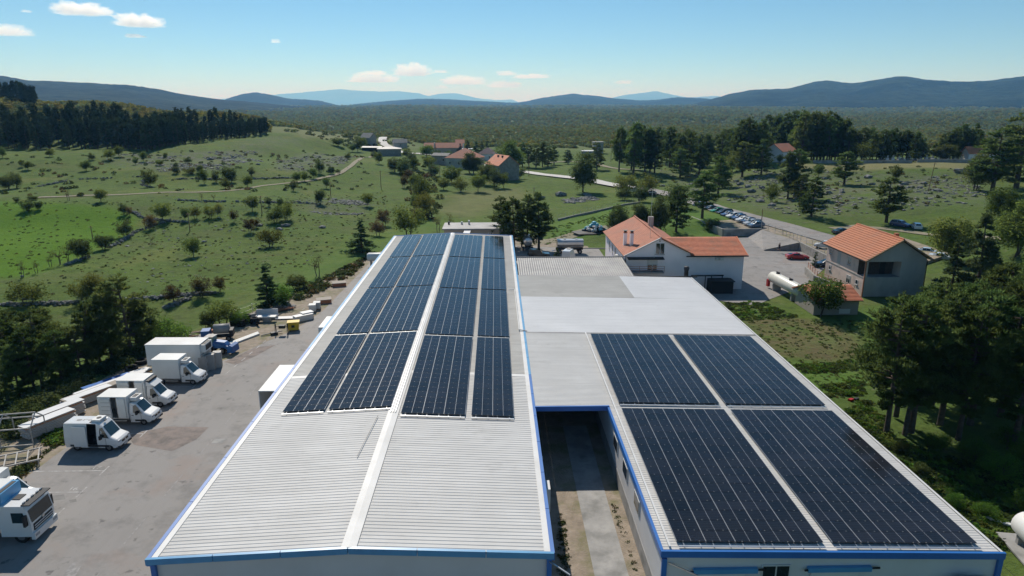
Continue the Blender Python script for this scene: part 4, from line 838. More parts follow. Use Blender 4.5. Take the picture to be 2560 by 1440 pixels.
# Sprinter-like vans and box vans
ST_VAN = [(0,.40,.62,.68,.80,.74),(.02,.32,.88,.96,.93,.86),(.055,.30,1.02,1.10,.98,.88),(.165,.30,1.22,1.34,1,.86),(.29,.30,1.28,2.30,1,.80),(.345,.30,1.30,2.56,1,.80),(.40,.30,1.30,2.60,1,.80),(.57,.30,1.30,2.62,1,.80),(.985,.32,1.30,2.60,1,.80),(1,.36,1.25,2.5,.97,.78)]
ST_CAB = [(0,.40,.62,.68,.80,.74),(.05,.32,.88,.96,.93,.86),(.13,.30,1.02,1.10,.98,.88),(.40,.30,1.22,1.34,1,.86),(.72,.30,1.28,2.22,1,.80),(.86,.30,1.30,2.32,1,.80),(1,.30,1.30,2.30,1,.80)]
def front_details(t, L, Wd, rg, wi):
    pane(t, 'windscreen', [rg[wi][4], rg[wi][5], rg[wi+1][5], rg[wi+1][4]], (1,0,1), .05)
    for a, b, o in ((2,3,-1),(7,6,1)):
        A, B, C, D = [Vector(v) for v in (rg[wi][a], rg[wi+1][a], rg[wi+1][b], rg[wi][b])]; E2, F2 = Vector(rg[wi+2][a]), Vector(rg[wi+2][b]).lerp(Vector(rg[wi+2][a]), .25)
        pane(t, 'door_window', [A, E2, F2, C], (0,o,.2), .1)
    for y in (-.68, .68): MB().box(L/2-.3,y-.17,.78,L/2-.07,y+.17,.98).build('headlight','lamp',t)
    MB().box(L/2-.16,-.46,.66,L/2-.01,.46,.90).build('grille','black',t); MB().cyl((L/2-.02,0,.78),(L/2+.01,0,.78),.09,n=12).build('badge','metal',t)
    MB().box(L/2-.4,-Wd/2+.08,.30,L/2+.01,Wd/2-.08,.50).build('bumper','black',t)
    for y, s in ((-Wd/2,-1),(Wd/2,1)):
        MB().box(L/2-1.62,min(y,y+s*.26),1.22,L/2-1.46,max(y,y+s*.26),1.56).build('mirror','black',t); MB().box(-L/2+.5,min(y-s*.02,y+s*.015),.45,L/2-.95,max(y-s*.02,y+s*.015),.62).build('side_moulding','black',t)
    MB().box(L/2+.012,-.27,.36,L/2+.03,.27,.47).build('number_plate','trim_white',t)
    for y, s in ((-Wd/2,-1),(Wd/2,1)):
        for xx in (L/2-1.18, L/2-2.28): MB().box(xx-.012,min(y,y+s*.006),.5,xx+.012,max(y,y+s*.006),1.25).build('door_seam','black',t)
        MB().box(L/2-2.15,min(y,y+s*.04),1.05,L/2-1.95,max(y,y+s*.04),1.10).build('door_handle','black',t)
    for y in (-.42, .42): MB().box(L/2-1.0,y-.16,1.135,L/2-.84,y+.16,1.16).build('hood_vent','black',t)
def van(label, p, rz):
    L, Wd = 4.95, 1.95; t = thing('panel_van', label, 'van', p, rz, 'white vans parked along the yard edge'); st = ST_VAN
    m, rg = loft(st, L, Wd, skip={(6,0),(6,1),(6,2)}); m.build('body', 'white', t)
    front_details(t, L, Wd, rg, 3)
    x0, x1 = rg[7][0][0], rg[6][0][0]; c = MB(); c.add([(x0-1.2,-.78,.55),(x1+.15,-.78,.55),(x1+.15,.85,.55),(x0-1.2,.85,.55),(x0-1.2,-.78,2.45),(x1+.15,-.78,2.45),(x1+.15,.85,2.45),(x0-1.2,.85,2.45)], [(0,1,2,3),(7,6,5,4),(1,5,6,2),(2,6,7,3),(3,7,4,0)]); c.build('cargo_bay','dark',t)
    MB().box(x0-1.25,-Wd/2-.07,.45,x0-.02,-Wd/2-.025,2.35).build('sliding_door','white',t)
    u = MB(); u.box(L/2-2.5,-.5,2.60,L/2-1.75,.5,2.82); u.build('roof_cooler','box_white',t); MB().box(L/2-2.62,-.62,2.6,L/2-2.5,.62,2.66).build('cooler_base','black',t)
    MB().cyl((L/2-2.1,0,2.82),(L/2-2.1,0,2.85),.2,n=14).build('cooler_fan','black',t)
    MB().box(L/2-1.62,-.12,2.57,L/2-1.5,.12,2.63).build('roof_antenna','black',t)
    for x in (L/2-1.0,-L/2+1.05):
        for y in (-Wd/2+.13, Wd/2-.13): wheel(t, x, y, .35, .22)
    for y in (-.82,.82): MB().box(-L/2-.02,y-.07,.9,-L/2+.03,y+.07,1.5).build('tail_light','red',t)
    o = link('roof_lettering', text_mesh('roof_lettering', 'ero', .75, 'wall_grey'), t, (-L/2+.8,-.25,2.628), 0); o.scale = (1.6,.9,1)
    return t
def boxvan(label, p, rz, bl=3.6, open_=True, unit='top'):
    Lc = 2.35; t = thing('box_van', label, 'van', p, rz, 'white vans parked along the yard edge'); Wd = 1.96
    c, rg = loft(ST_CAB, Lc, Wd); xo = 6.0/2-Lc/2
    cab = c.build('cab', 'white', t, loc=(xo,0,0)); front_details(cab, Lc, Wd, rg, 3)
    bx1 = 3-Lc-.08; bx0 = bx1-bl; bw = 1.06; z0, z1 = .82, 3.0; m = 'box_white'
    MB().box(bx0,-bw,z1,bx1,bw,z1+.08).build('box_roof',m,t); MB().box(bx0,-bw,z0-.1,bx1,bw,z0).build('box_floor','steel_white',t); MB().box(bx0,bw-.06,z0,bx1,bw,z1).build('box_side',m,t)
    MB().box(bx1-.06,-bw+.06,z0,bx1,bw-.06,z1).build('box_front',m,t); MB().box(bx0,-bw+.06,z0,bx0+.06,bw-.06,z1).build('box_rear',m,t)
    if open_:
        a, b = bx0+bl*.44, bx0+bl*.66; MB().box(bx0,-bw,z0,a,-bw+.06,z1).build('box_side',m,t); MB().box(b,-bw,z0,bx1,-bw+.06,z1).build('box_side',m,t)
        d1 = MB().box(a-.95,-bw-.10,z0+.06,a-.02,-bw-.03,z1-.12).build('side_door',m,t); MB().box(b+.02,-bw-.09,z0+.06,b+.85,-bw-.03,z1-.1).build('side_door',m,t)
        for k in range(4): MB().box(a-.95,-bw-.125,z0+.4+.42*k,a-.06,-bw-.10,z0+.44+.42*k).build('door_shelf','steel_white',d1)
        MB().box(a+.02,-.3,z0+.01,b-.02,.9,z1-.05).build('cargo','wall_grey',t)
    else: MB().box(bx0,-bw,z0,bx1,-bw+.06,z1).build('box_side',m,t)
    if unit == 'top': MB().box(bx1+.05,-.55,2.45,bx1+.75,.55,2.8).build('cooling_unit','box_white',t); MB().box(bx1+.2,-.35,2.8,bx1+.6,.35,2.83).build('cooler_fan','black',t)
    else: MB().box(bx1+.02,-.8,2.35,bx1+.42,.8,2.95).build('cooling_unit','black',t); MB().prism([(bx1+.02,-.85,2.33),(bx1+1.0,-.8,2.33),(bx1+.1,-.85,2.9)],(0,1.65,0)).build('wind_deflector','white',t)
    MB().box(bx0+.1,-.45,.5,bx1,-.35,.72).build('chassis_rail','black',t); MB().box(bx0+.1,.35,.5,bx1,.45,.72).build('chassis_rail','black',t); MB().bar((bx0+1.4,-.98,.5),(bx1-.3,-.98,.5),.1).build('side_guard','steel_white',t)
    for x in (3-1.02, bx0+.85):
        for y in (-.85,.85): wheel(t, x, y, .35, .24)
    for y in (-.9,.9): MB().box(bx0-.03,y-.1,.6,bx0,y+.1,.8).build('tail_light','red',t)
    return t
van('white high-roof panel van with its side door slid open', W(238,1136), R(-3)).location = (-36.1, 57.0, 0)
boxvan('white box van with both side doors open, beside the panel van', (-35.95, 62.1, 0), R(-2), 3.0).scale = (.93, .97, .97); 
boxvan('white box van with dark cooling unit half hidden behind another van', (-36.25, 66.1, 0), R(-2), 3.0, unit='front').scale = (.93, .97, .97)
boxvan('white closed box van nearest the big trailer body', (-35.4, 71.9, 0), R(-2), 3.2, False).scale = (.92, .97, .97)
# heavy white truck cut by the picture edge
def truck():
    t = thing('lorry', 'white lorry with blue cooling unit at the yard edge', 'truck', (-34.9, 43.9, 0), R(-1))
    cab = MB(); prof = [(0,.55),(2.05,.55),(2.2,.75),(2.22,1.55),(2.05,2.6),(1.85,2.95),(.1,2.95),(0,2.6)]
    cab.prism([(x,-1.22,z) for x, z in prof], (0,2.44,0)); c = cab.build('cab','white',t)
    MB().add([(2.235,-1.1,1.62),(2.235,1.1,1.62),(2.075,1.1,2.55),(2.075,-1.1,2.55)], [(0,1,2,3)]).build('windscreen','glass',c)
    for y, s in ((-1.23,-1),(1.23,1)):
        MB().quad((1.95,y,1.65),(1.8,y,2.45),(.95,y,2.45),(.95,y,1.65)).build('door_window','glass',c); MB().box(1.9,min(y,y+s*.3),1.5,2.05,max(y,y+s*.3),2.3).build('mirror','black',c)
    MB().box(2.19,-1.0,.95,2.25,1.0,1.45).build('grille','black',c); MB().box(2.25,-.95,1.08,2.28,.95,1.13).build('grille_bar','white',c); MB().box(2.25,-.95,1.26,2.28,.95,1.31).build('grille_bar','white',c); MB().cyl((2.25,0,1.52),(2.29,0,1.52),.13,n=12).build('badge','metal',c)
    MB().box(2.1,-1.24,.35,2.36,1.24,.85).build('bumper','white',c)
    for y in (-.95,.95): MB().box(2.3,y-.2,.55,2.38,y+.2,.72).build('headlight','lamp',c)
    MB().box(1.7,-1.15,2.95,2.3,1.15,3.02).build('sun_visor','black',c); MB().box(.55,-.35,2.96,1.1,.35,3.0).build('roof_hatch','black',c)
    for y in (-.9,-.5,0,.5,.9): MB().box(1.72,y-.1,3.02,1.82,y+.1,3.12).build('roof_lamp','lamp',c)
    MB().box(-8,-1.26,1.1,-.25,1.26,3.72).build('cargo_box','box_white',t); r = MB().box(-.25,-1.0,2.55,.3,1.0,3.75).build('cooling_unit','blue_light',t); MB().box(-.1,-.8,3.75,.2,.8,3.78).build('fan_grille','black',r)
    MB().box(-7.8,-.45,.7,.2,.45,1.1).build('chassis','black',t); MB().box(-3.6,-1.2,.5,-1.2,-.8,1.0).build('fuel_tank','metal',t)
    for x in (1.3,-5.2,-6.5):
        for y in (-1.02,1.02): wheel(t, x, y, .5, .3)
    b = thing('box_van', 'white van half hidden behind the lorry cab', 'van', (-38.4, 47.2, 0), 0, 'white vans parked along the yard edge'); cc, rg = loft(ST_CAB, 2.35, 1.96); q = cc.build('cab','white',b,loc=(1.9,0,0)); front_details(q,2.35,1.96,rg,3); MB().box(-3.2,-1.05,.8,.6,1.05,2.9).build('cargo_box','box_white',b)
    for x in (2.0,-2.2):
        for y in (-.85,.85): wheel(b, x, y, .35, .24)
truck()
# demounted refrigerated trailer body
t = thing('refrigerated_body', 'large grey-white refrigerated truck body standing on the verge', 'truck body', (-36.9, 75.9, 0), R(-1)); t.scale = (.86, 1, 1)
MB().box(-3.9,-1.27,.75,3.3,1.27,.9).build('floor','steel_white',t); MB().box(-3.9,-1.27,.9,3.3,1.27,3.3).build('body','box_white',t); MB().box(-3.95,-1.3,3.3,3.35,1.3,3.4).build('roof','trim_white',t)
u = MB().box(3.3,-1.0,2.35,3.85,1.0,3.25).build('cooling_unit','box_white',t); MB().box(3.86,-.7,2.5,3.88,.7,3.1).build('fan_grille','black',u); MB().box(3.35,-.8,3.25,3.8,.8,3.28).build('top_grille','black',u)
MB().box(3.32,-1.2,.5,3.5,1.2,2.1).build('bulkhead','wall_grey',t)
for x in (-3,-1,1,2.8): MB().box(x-.1,-1.1,-.0,x+.1,1.1,.75).build('support','wood',t)
for i, (dx, dy) in enumerate(((4.0,-.6),(4.6,.0),(5.1,.7))):
    q = thing('metal_cabinet', ['dull grey metal cabinet against the refrigerated body','middle grey metal cabinet of three beside the refrigerated body','outermost grey metal cabinet of three beside the refrigerated body'][i], 'cabinet', (-38.0+dx, 75.6+dy, 0), R(8*i)); MB().box(-.45,-.4,0,.45,.4,1.9).build('casing','steel_white',q); MB().box(-.4,-.43,.1,.4,-.4,1.8).build('door','wall_grey',q)
# blue tractor loader
t = thing('tractor', 'old blue tractor loader with a teal cab by the scrap', 'tractor', (-34.9, 81.2, 0), R(-8)); t.scale = (.78,.78,.85)
MB().prism([(-.2,-.5,.8),(1.9,-.5,.75),(2.0,-.5,1.3),(1.6,-.5,1.75),(-.2,-.5,1.9)],(0,1,0)).build('bonnet','bluetr',t); c = MB().box(-1.6,-.7,.9,-.2,.7,1.5).build('chassis','bluetr',t)
cab = MB(); cab.box(-1.5,-.65,1.5,-.25,.65,2.45); cb = cab.build('cab','teal',t); MB().box(-1.6,-.75,2.45,-.15,.75,2.58).build('cab_roof','steel_white',cb)
MB().prism([(2.2,-1.0,.3),(3.2,-1.0,.35),(3.1,-1.0,1.3),(2.6,-1.0,1.5),(2.2,-1.0,1.2)],(0,2.0,0)).build('bucket','bluetr',t)
for y in (-.62,.62): MB().bar((-.5,y,1.7),(2.5,y,1.1),.16).build('loader_arm','bluetr',t); wheel(t,-1.0,y*1.35,.8,.42); wheel(t,1.3,y*1.2,.5,.3)
t = thing('old_trailer', 'dark scrapped trailer frame carrying a grey curved tank hood', 'trailer', (-36.6, 85.9, 0), R(12)); t.scale = (.75,.8,.8)
MB().box(-3.2,-1.0,.7,2.6,1.0,.95).build('frame','black',t); h = MB(); h.lathe((-.6,0,1.9),(1,0,0),[(0,0),(0,.8),(2.6,.8),(2.6,0)],14); h.build('tank_hood','roof_grey',t,True); MB().box(-2.6,-.9,.95,-1.2,.9,1.9).build('crate','bluetr',t); MB().box(2.0,-.9,.95,2.6,.9,1.8).build('headboard','black',t)
for x in (-2.2,1.8):
    for y in (-.95,.95): wheel(t,x,y,.45,.25)
q = thing('brick_stack', 'small stack of orange bricks behind the trailer', 'bricks', (-38.6, 88.0, 0), .4)
for k in range(3):
    for i in range(4): MB().box(-.6+.31*i,-.4,.24*k,-.31+.31*i,.4,.24*k+.22).build('brick','brick',q)
# tyres
def tyre_thing(label, p, r, w, lean=None, group='scrap tyres by the verge'):
    m = MB().lathe((0,0,0),(0,0,1),[(0,r*.62),(0,r*.92),(w*.15,r),(w*.85,r),(w,r*.92),(w,r*.62),(w*.5,r*.58),(0,r*.62)],20); o = m.build('tyre','tyre',None,True); o.location = p
    if lean: o.rotation_euler = lean
    return tag(o, label, 'tyre', group)
bx, by = W(605,812).x, W(605,812).y
TN = ['lowest','second lowest','third lowest','fourth lowest','topmost']
for k in range(5): tyre_thing(f'{TN[k]} black tyre in the tall left stack of the scrap pile', (bx-1.1, by, .3*k), .55, .29)
for k in range(3): tyre_thing(f'{TN[k]} black tyre in the middle stack of the scrap pile', (bx+.1, by-.5, .3*k), .55, .29)
for k in range(4): tyre_thing(f'{TN[k]} black tyre in the rear stack of the scrap pile', (bx+.4, by+.9, .3*k), .6, .29)
for k in range(3): tyre_thing(f'{TN[k]} black tyre in the right stack of the scrap pile', (bx+1.6, by+.5, .3*k), .55, .29)
tyre_thing('black tyre leaning against the right tyre stack', (bx+2.4, by-.1, .5), .55, .28, (R(70),0,R(-60)), None)
wx = W(352,908); tyre_thing('large old tyre lying in the verge left of the refrigerated body', (wx.x, wx.y, 0), .8, .45, None, None); wx = W(330,925); tyre_thing('smaller old tyre half in the grass by the panel stacks', (wx.x, wx.y, 0), .7, .4, (.2,0,0), None)
# insulated panel stacks
def stack(label, p, rz, L, Wd, n, skew=0, th=.10, top='roof_pale', edge='wall_grey'):
    t = thing('panel_stack', label, 'panel stack', p, rz, 'insulated panel stacks on the verge')
    for x in (-L*.35,0,L*.35): MB().box(x-.08,-Wd/2,0,x+.08,Wd/2,.12).build('bearer','wood',t)
    g = random.Random(int(abs(p[0]*97+p[1]*31)))
    for k in range(n):
        dx, dy = g.uniform(-skew,skew), g.uniform(-.04,.04); z = .12+k*(th+.045)
        m = MB(); m.box(-L/2+dx,-Wd/2+dy,z,L/2+dx,Wd/2+dy,z+th); m.m = [1,0,1,1,1,1]; me = m.mesh('panel_sheet',[top,'foam' if k == n-2 else edge]); link('panel_sheet', me, t)
    return t
def at(px, py, z=0): p = W(px, py, z); return (p.x, p.y, 0)
stack('front stack of grey insulated panels on the verge', at(125,1075), R(62), 4.6, 1.2, 9, .12); stack('second stack of insulated panels behind the front stack', at(150,1050), R(62), 4.4, 1.1, 9, .15); stack('stack of white panels left of the open box van', at(222,1004), R(60), 4.6, 1.2, 7, .2)
stack('white and brown panel stack behind the open box van', at(252,985), R(60), 5.5, 1.1, 6, .3); stack('long white panels under the blue sheet behind the vans', at(290,965), R(58), 6, 1.0, 4, .4); stack('flat grey sheets farthest along the verge', at(325,945), R(55), 4.5, 1.2, 3, .3)
m = MB().box(-2.6,-.35,0,2.6,.35,.25); o = m.build('blue_sheet','blue'); o.location = (*at(268,962)[:2], .3); o.rotation_euler = (0,0,R(58)); tag(o,'rolled blue sheet lying on the panel stacks','sheet')
o = MB().box(-2.9,-.5,0,2.9,.5,.12).build('slab_panel','wall_beige'); o.location = (*at(232,1000)[:2], .95); o.rotation_euler = (.05,0,R(60)); tag(o,'brown-edged panel lying askew on the white stack','panel')
# welded steel frame
t = thing('steel_skeleton', 'rusty white welded steel house frame at the yard edge', 'steel frame', (*at(22,1108)[:2], 0), R(10)); t.scale = (.82, .82, .95)
for x in (-3.2,0,3.2):
    for y in (-1.6,1.6): MB().bar((x,y,0),(x,y,2.0),.1).build('post','steel_white',t)
    MB().bar((x,-1.6,2.0),(x,0,3.0),.09).build('rafter','steel_white',t); MB().bar((x,1.6,2.0),(x,0,3.0),.09).build('rafter','steel_white',t)
for y, z in ((-1.6,2.0),(1.6,2.0),(0,3.0),(-1.6,.3),(1.6,.3)): MB().bar((-3.2,y,z),(3.2,y,z),.11).build('purlin','steel_white',t)
t = thing('steel_rack', 'low steel rack lying beside the welded frame', 'steel rack', (*at(30,1165)[:2], 0), R(30))
for k in range(6): MB().bar((-2+.8*k,-1.2,.6),(-2+.8*k,1.2,.6),.09).build('bar','steel_white',t)
for y in (-1.2,1.2): MB().bar((-2.2,y,.6),(2.2,y,.6),.11).build('rail','steel_white',t)
for x in (-2,2):
    for y in (-1.2,1.2): MB().bar((x,y,0),(x,y,.6),.1).build('leg','steel_white',t)
# scrap yard along the verge
def prop(name, label, cat, px, py, rz=0, z=0): p = W(px, py, 0); return thing(name, label, cat, (p.x, p.y, z), rz)
t = prop('yellow_bin','yellow plastic bin with a dark mark standing by the kerb','bin',735,825,.2); t.scale = (.85, .85, .85); MB().prism([(-.75,-.6,.15),(.75,-.6,.15),(.9,-.6,1.35),(-.9,-.6,1.35)],(0,1.2,0)).build('body','yellow',t); MB().box(-.95,-.7,1.35,.95,.7,1.5).build('lid','yellow',t); MB().box(-.3,-.64,.6,.2,-.605,1.0).build('mark','black',t)
for x in (-.55,.55): MB().box(x-.1,-.5,0,x+.1,.5,.15).build('foot','black',t)
for i, (px, py, lb) in enumerate(((782,778,'front white caged liquid tote beside the drive'),(793,772,'rear white caged liquid tote beside the drive'))):
    t = prop('liquid_tote',lb,'tote',px,py,.15); MB().box(-.5,-.55,.14,.5,.55,1.1).build('bottle','bagw',t); MB().box(-.52,-.57,0,.52,.57,.13).build('pallet','wood',t)
    for z in (.3,.55,.8,1.05): MB().add([(-.53,-.58,z),(.53,-.58,z),(.53,.58,z),(-.53,.58,z),(-.53,-.58,z+.03),(.53,-.58,z+.03),(.53,.58,z+.03),(-.53,.58,z+.03)],[(0,1,5,4),(1,2,6,5),(2,3,7,6),(3,0,4,7)]).build('cage_ring','metal',t)
t = prop('white_crate','long low white crate beside the yellow bin','crate',758,800,R(40)); MB().box(-1.3,-.5,0,1.3,.5,.75).build('body','box_white',t); MB().box(-1.35,-.55,.75,1.35,.55,.82).build('lid','trim_white',t)
t = prop('white_crate','second white crate behind the yellow bin','crate',768,795,R(40)); MB().box(-.8,-.5,0,.8,.5,.9).build('body','box_white',t); MB().box(-.85,-.55,.9,.85,.55,.96).build('lid','trim_white',t)
t = prop('white_beams','bundle of three white metal beams lying on the dirt','beams',606,850,R(62))
for k in range(3): MB().box(-2.6+.2*k,-.4+.3*k,0,2.6+.2*k,-.18+.3*k,.2).build('beam','box_white',t)
t = prop('old_sofa_frame','grey metal frame of a scrapped bench in the scrap yard','bench',668,796,.1); MB().box(-1.5,-.4,.3,1.5,.4,.5).build('seat','panel_wall',t); MB().box(-1.5,.4,.3,1.5,.5,1.3).build('back','panel_wall',t)
for x in (-1.3,1.3): MB().box(x-.08,-.35,0,x+.08,.35,.3).build('leg','steel_white',t)
t = prop('white_table','white slab table in the scrap yard','table',668,803,.05); MB().box(-1.3,-.5,.6,1.3,.5,.78).build('top','trim_white',t); MB().box(-.5,-.3,0,.5,.3,.6).build('base','wall_grey',t)
t = prop('metal_sheet','pale metal sheet lying on the gravel','sheet',715,796,.1); MB().box(-1.4,-.6,.1,1.4,.6,.16).build('sheet','panel_wall',t)
t = prop('rusty_sheet','rust-red metal sheet at the back of the scrap yard','sheet',712,775,.6); MB().box(-1.3,-.5,.2,1.3,.5,.28).build('sheet','brick',t)
t = prop('rubbish_heap','pale heap of scrap stone and rubbish','heap',713,768); 
for k in range(16): MB().blob((rnd.uniform(-1.6,1.6),rnd.uniform(-.7,.7),rnd.uniform(.1,.5)),(rnd.uniform(.2,.5),rnd.uniform(.2,.5),rnd.uniform(.15,.35)),seed=k).build('chunk',rnd.choice(['concrete','bagw','rock']),t)
t = prop('scaffold_trestle','small metal trestle by the drive','trestle',705,836)
for x in (-.8,.8): MB().bar((x,-.3,0),(x,-.1,1.5),.07).build('leg','black',t); MB().bar((x,.3,0),(x,.1,1.5),.07).build('leg','black',t)
MB().bar((-.9,0,1.1),(.9,0,1.1),.07).build('rail','black',t); MB().box(-.3,-.25,.9,.5,.25,1.3).build('bucket','black',t)
t = prop('steel_offcut','dark steel offcuts lying near the trestle','scrap',680,836,.5); MB().bar((-1.4,0,.1),(1.4,.1,.25),.12).build('bar','wall_grey',t); MB().box(-.2,-.5,0,.7,.1,.35).build('lump','black',t)
for i, (px, py, lb) in enumerate(((810,756,'lower flat-topped stone block beside the drive'),(848,714,'upper flat-topped stone block beside the drive'))):
    t = prop('concrete_block',lb,'block',px,py,.3); MB().box(-1.1,-.8,0,1.1,.8,.55).build('body','brick',t); MB().box(-1.15,-.85,.55,1.15,.85,.65).build('top','wall_beige',t)
t = prop('timber_pile','heap of pale broken timber behind the tractor','timber',498,842,.4)
for k in range(26): a = rnd.uniform(-.6,.6); x, y = rnd.uniform(-3,3), rnd.uniform(-1.2,1.2); MB().bar((x-1.2*math.cos(a),y-1.2*math.sin(a),rnd.uniform(.05,.5)),(x+1.2*math.cos(a),y+1.2*math.sin(a),rnd.uniform(.05,.7)),.12).build('timber',rnd.choice(['wood','wall_beige','steel_white']),t)
# tanks and vehicles behind the warehouse
p = W(1425,634); t = thing('tanker_trailer','silver milk tanker trailer with two roof hatches','tanker trailer',(p.x,p.y+.6,0),R(1))
m = MB(); n = 20; vs = []
for x in (-2.7,2.7):
    for i in range(n): a = 2*math.pi*i/n; vs.append((x, 1.15*math.copysign(abs(math.cos(a))**.7, math.cos(a)), 2.1+.85*math.copysign(abs(math.sin(a))**.7, math.sin(a))))
m.add(vs, [(i,(i+1)%n,n+(i+1)%n,n+i) for i in range(n)]+[tuple(range(n))[::-1],tuple(range(n,2*n))]); M['chrome'] = mat('stainless',(.6,.58,.57),(.5,.49,.48),1.5,.3,metal=.75); m.build('tank','chrome',t)
MB().box(-2.72,-1.2,1.75,2.72,-1.12,1.85).build('side_band','black',t)
for x in (-1.1,1.3): MB().cyl((x,0,2.95),(x,0,3.1),.25,n=12).build('hatch','chrome',t)
MB().box(-2.9,-.4,.75,2.7,.4,1.2).build('chassis','black',t); MB().bar((-2.9,0,.7),(-3.8,0,.45),.12).build('drawbar','white',t)
for x in (-2.2,2.0):
    for y in (-.95,.95): wheel(t,x,y,.48,.28)
p = W(1323,632); t = thing('tank_truck','dark-cabbed truck with a silver tank seen from behind in the pine shade','tank truck',(p.x-.3,p.y+4,0),R(92)); MB().lathe((-3,0,2.1),(1,0,0),[(0,0),(.05,.75),(.2,.95),(4,.95),(4.2,.7),(4.25,0)],20).build('tank','chrome',t,True)
MB().box(-3,-.5,.7,3.2,.5,1.1).build('chassis','black',t); MB().box(1.6,-1.1,.8,3.3,1.1,2.6).build('cab','bluetr',t)
for x in (-2,2.4):
    for y in (-.95,.95): wheel(t,x,y,.48,.3)
p = W(1347,647); t = thing('off_road_vehicle','dark green off-road wagon parked below the pines','off-road car',(p.x,p.y+.8,0),R(-2)); key = paint((.012,.02,.02),'paint_jeep')
MB().prism([(-2,-.85,.45),(2.1,-.85,.45),(2.15,-.85,1.0),(.75,-.85,1.1),(.35,-.85,1.75),(-1.95,-.85,1.78),(-2.05,-.85,1.1)],(0,1.7,0)).build('body',key,t); MB().quad((.76,-.7,1.13),(.76,.7,1.13),(.37,.7,1.7),(.37,-.7,1.7)).build('windscreen','glass',t)
for y, s in ((-.86,-1),(.86,1)):
    for a, b in ((-1.85,-1.05),(-.95,-.3),(-.2,.4)): MB().quad((a,y,1.15),(b,y,1.15),(b-.05,y,1.65),(a,y,1.65)).build('side_window','glass',t)
for x in (-1.3,1.3):
    for y in (-.8,.8): wheel(t,x,y,.38,.24)
MB().box(-2.25,-.3,.6,-2.05,.3,1.2).build('spare_wheel','tyre',t); MB().box(2.1,-.8,.45,2.25,.8,.65).build('bumper','black',t)
p = W(1420,652); t = thing('white_van','small white van roof showing behind the lean-to','van',(p.x,p.y-1,0),R(70)); mm, rg = loft(ST_VAN,4.6,1.8); mm.build('body','white',t); pane(t,'windscreen',[rg[3][4],rg[3][5],rg[4][5],rg[4][4]],(1,0,1)); MB().box(-.4,-.35,2.62,.5,.35,2.75).build('roof_cooler','wall_grey',t)
for x in (1.5,-1.5):
    for y in (-.75,.75): wheel(t,x,y,.33)
# pile of plastic bags
for i in range(46):
    a, r = rnd.uniform(0,6.28), rnd.uniform(0,1)**.5; p = G(1483,578); x, y = p.x+math.cos(a)*r*2.6+.3, p.y+math.sin(a)*r*1.6; z = p.z+max(0,(1-r)*1.9)*rnd.uniform(.6,1)
    m = MB().blob((0,0,0),(rnd.uniform(.45,.7),rnd.uniform(.4,.6),rnd.uniform(.35,.5)),seed=i,amp=.3); bc = rnd.choice(['bagw','bagw','bagb','bagb','black']); o = m.build('rubbish_bag', bc, None, True); o.location = (x,y,z+.2)
    tag(o, {'bagw':'white','bagb':'light blue','black':'black'}[bc]+' plastic rubbish bag in the heap by the lane', 'bag', 'heap of rubbish bags')
q = G(1473,580); o = MB().blob((q.x,q.y,q.z-.1),(4.2,2.4,.45),seed=4).build('ash_heap','black'); tag(o,'low dark ash heap under the rubbish bags','ash heap')
# gas tank
p = W(1962,712); t = thing('gas_tank','long cream cylindrical gas tank on steel legs beside the lot','gas tank',(46.9,105.5,0),R(-86))
MB().lathe((-5.4,0,1.95),(1,0,0),[(0,0),(.12,.5),(.45,.85),(.8,.95),(9.9,.95),(10.25,.85),(10.6,.5),(10.7,0)],24).build('vessel','cream',t,True)
for x in (-3.2,3.0):
    MB().box(x-.15,-.7,0,x+.15,.7,1.15).build('saddle','concrete',t)
for x in (-3.2,1.2): d_ = MB().cyl((x,0,2.85),(x,0,3.1),.3,n=12).build('manhole','black',t); MB().box(x-.6,-.06,3.1,x+.6,.06,3.16).build('valve_wheel','black',d_)
MB().box(-5.2,-.9,.3,-4.6,-.5,1.5).build('control_cabinet','red',t); MB().bar((4.9,-.8,2.3),(5.2,.6,2.6),.1).build('pipe','red',t)
# white tank, bottom right
p = W(2555,1395); t = thing('white_gas_tank','white gas tank with yellow pipe behind the fence','gas tank',(p.x+1.0,p.y,0),R(80)); MB().lathe((-2.2,0,1.5),(1,0,0),[(0,0),(.15,.6),(.5,.95),(4,.95),(4.3,.7),(4.4,0)],22).build('vessel','box_white',t,True); MB().box(-1.5,-.6,0,-1.2,.6,.8).build('saddle','concrete',t); MB().box(1.2,-.6,0,1.5,.6,.8).build('saddle','concrete',t); MB().bar((1.2,.5,2.3),(1.2,.5,3.3),.1).build('pipe','yellow',t); MB().bar((1.2,.5,3.3),(1.2,-.4,3.3),.1).build('pipe','yellow',t); MB().box(-2.6,-1.3,0,2.6,1.3,.12).build('slab','concrete',t)
t = thing('canopy_dome','small translucent domed canopy against the front wall of the flat hall','canopy',(27.6,33.2,2.2)); MB().lathe((0,0,0),(0,1,0),[(0,1.0),(.5,.95),(.9,.7),(.95,0)],18).build('dome','chrome',t,True); MB().box(.5,0,-.1,1.6,.9,.6).build('bracket','steel_white',t)

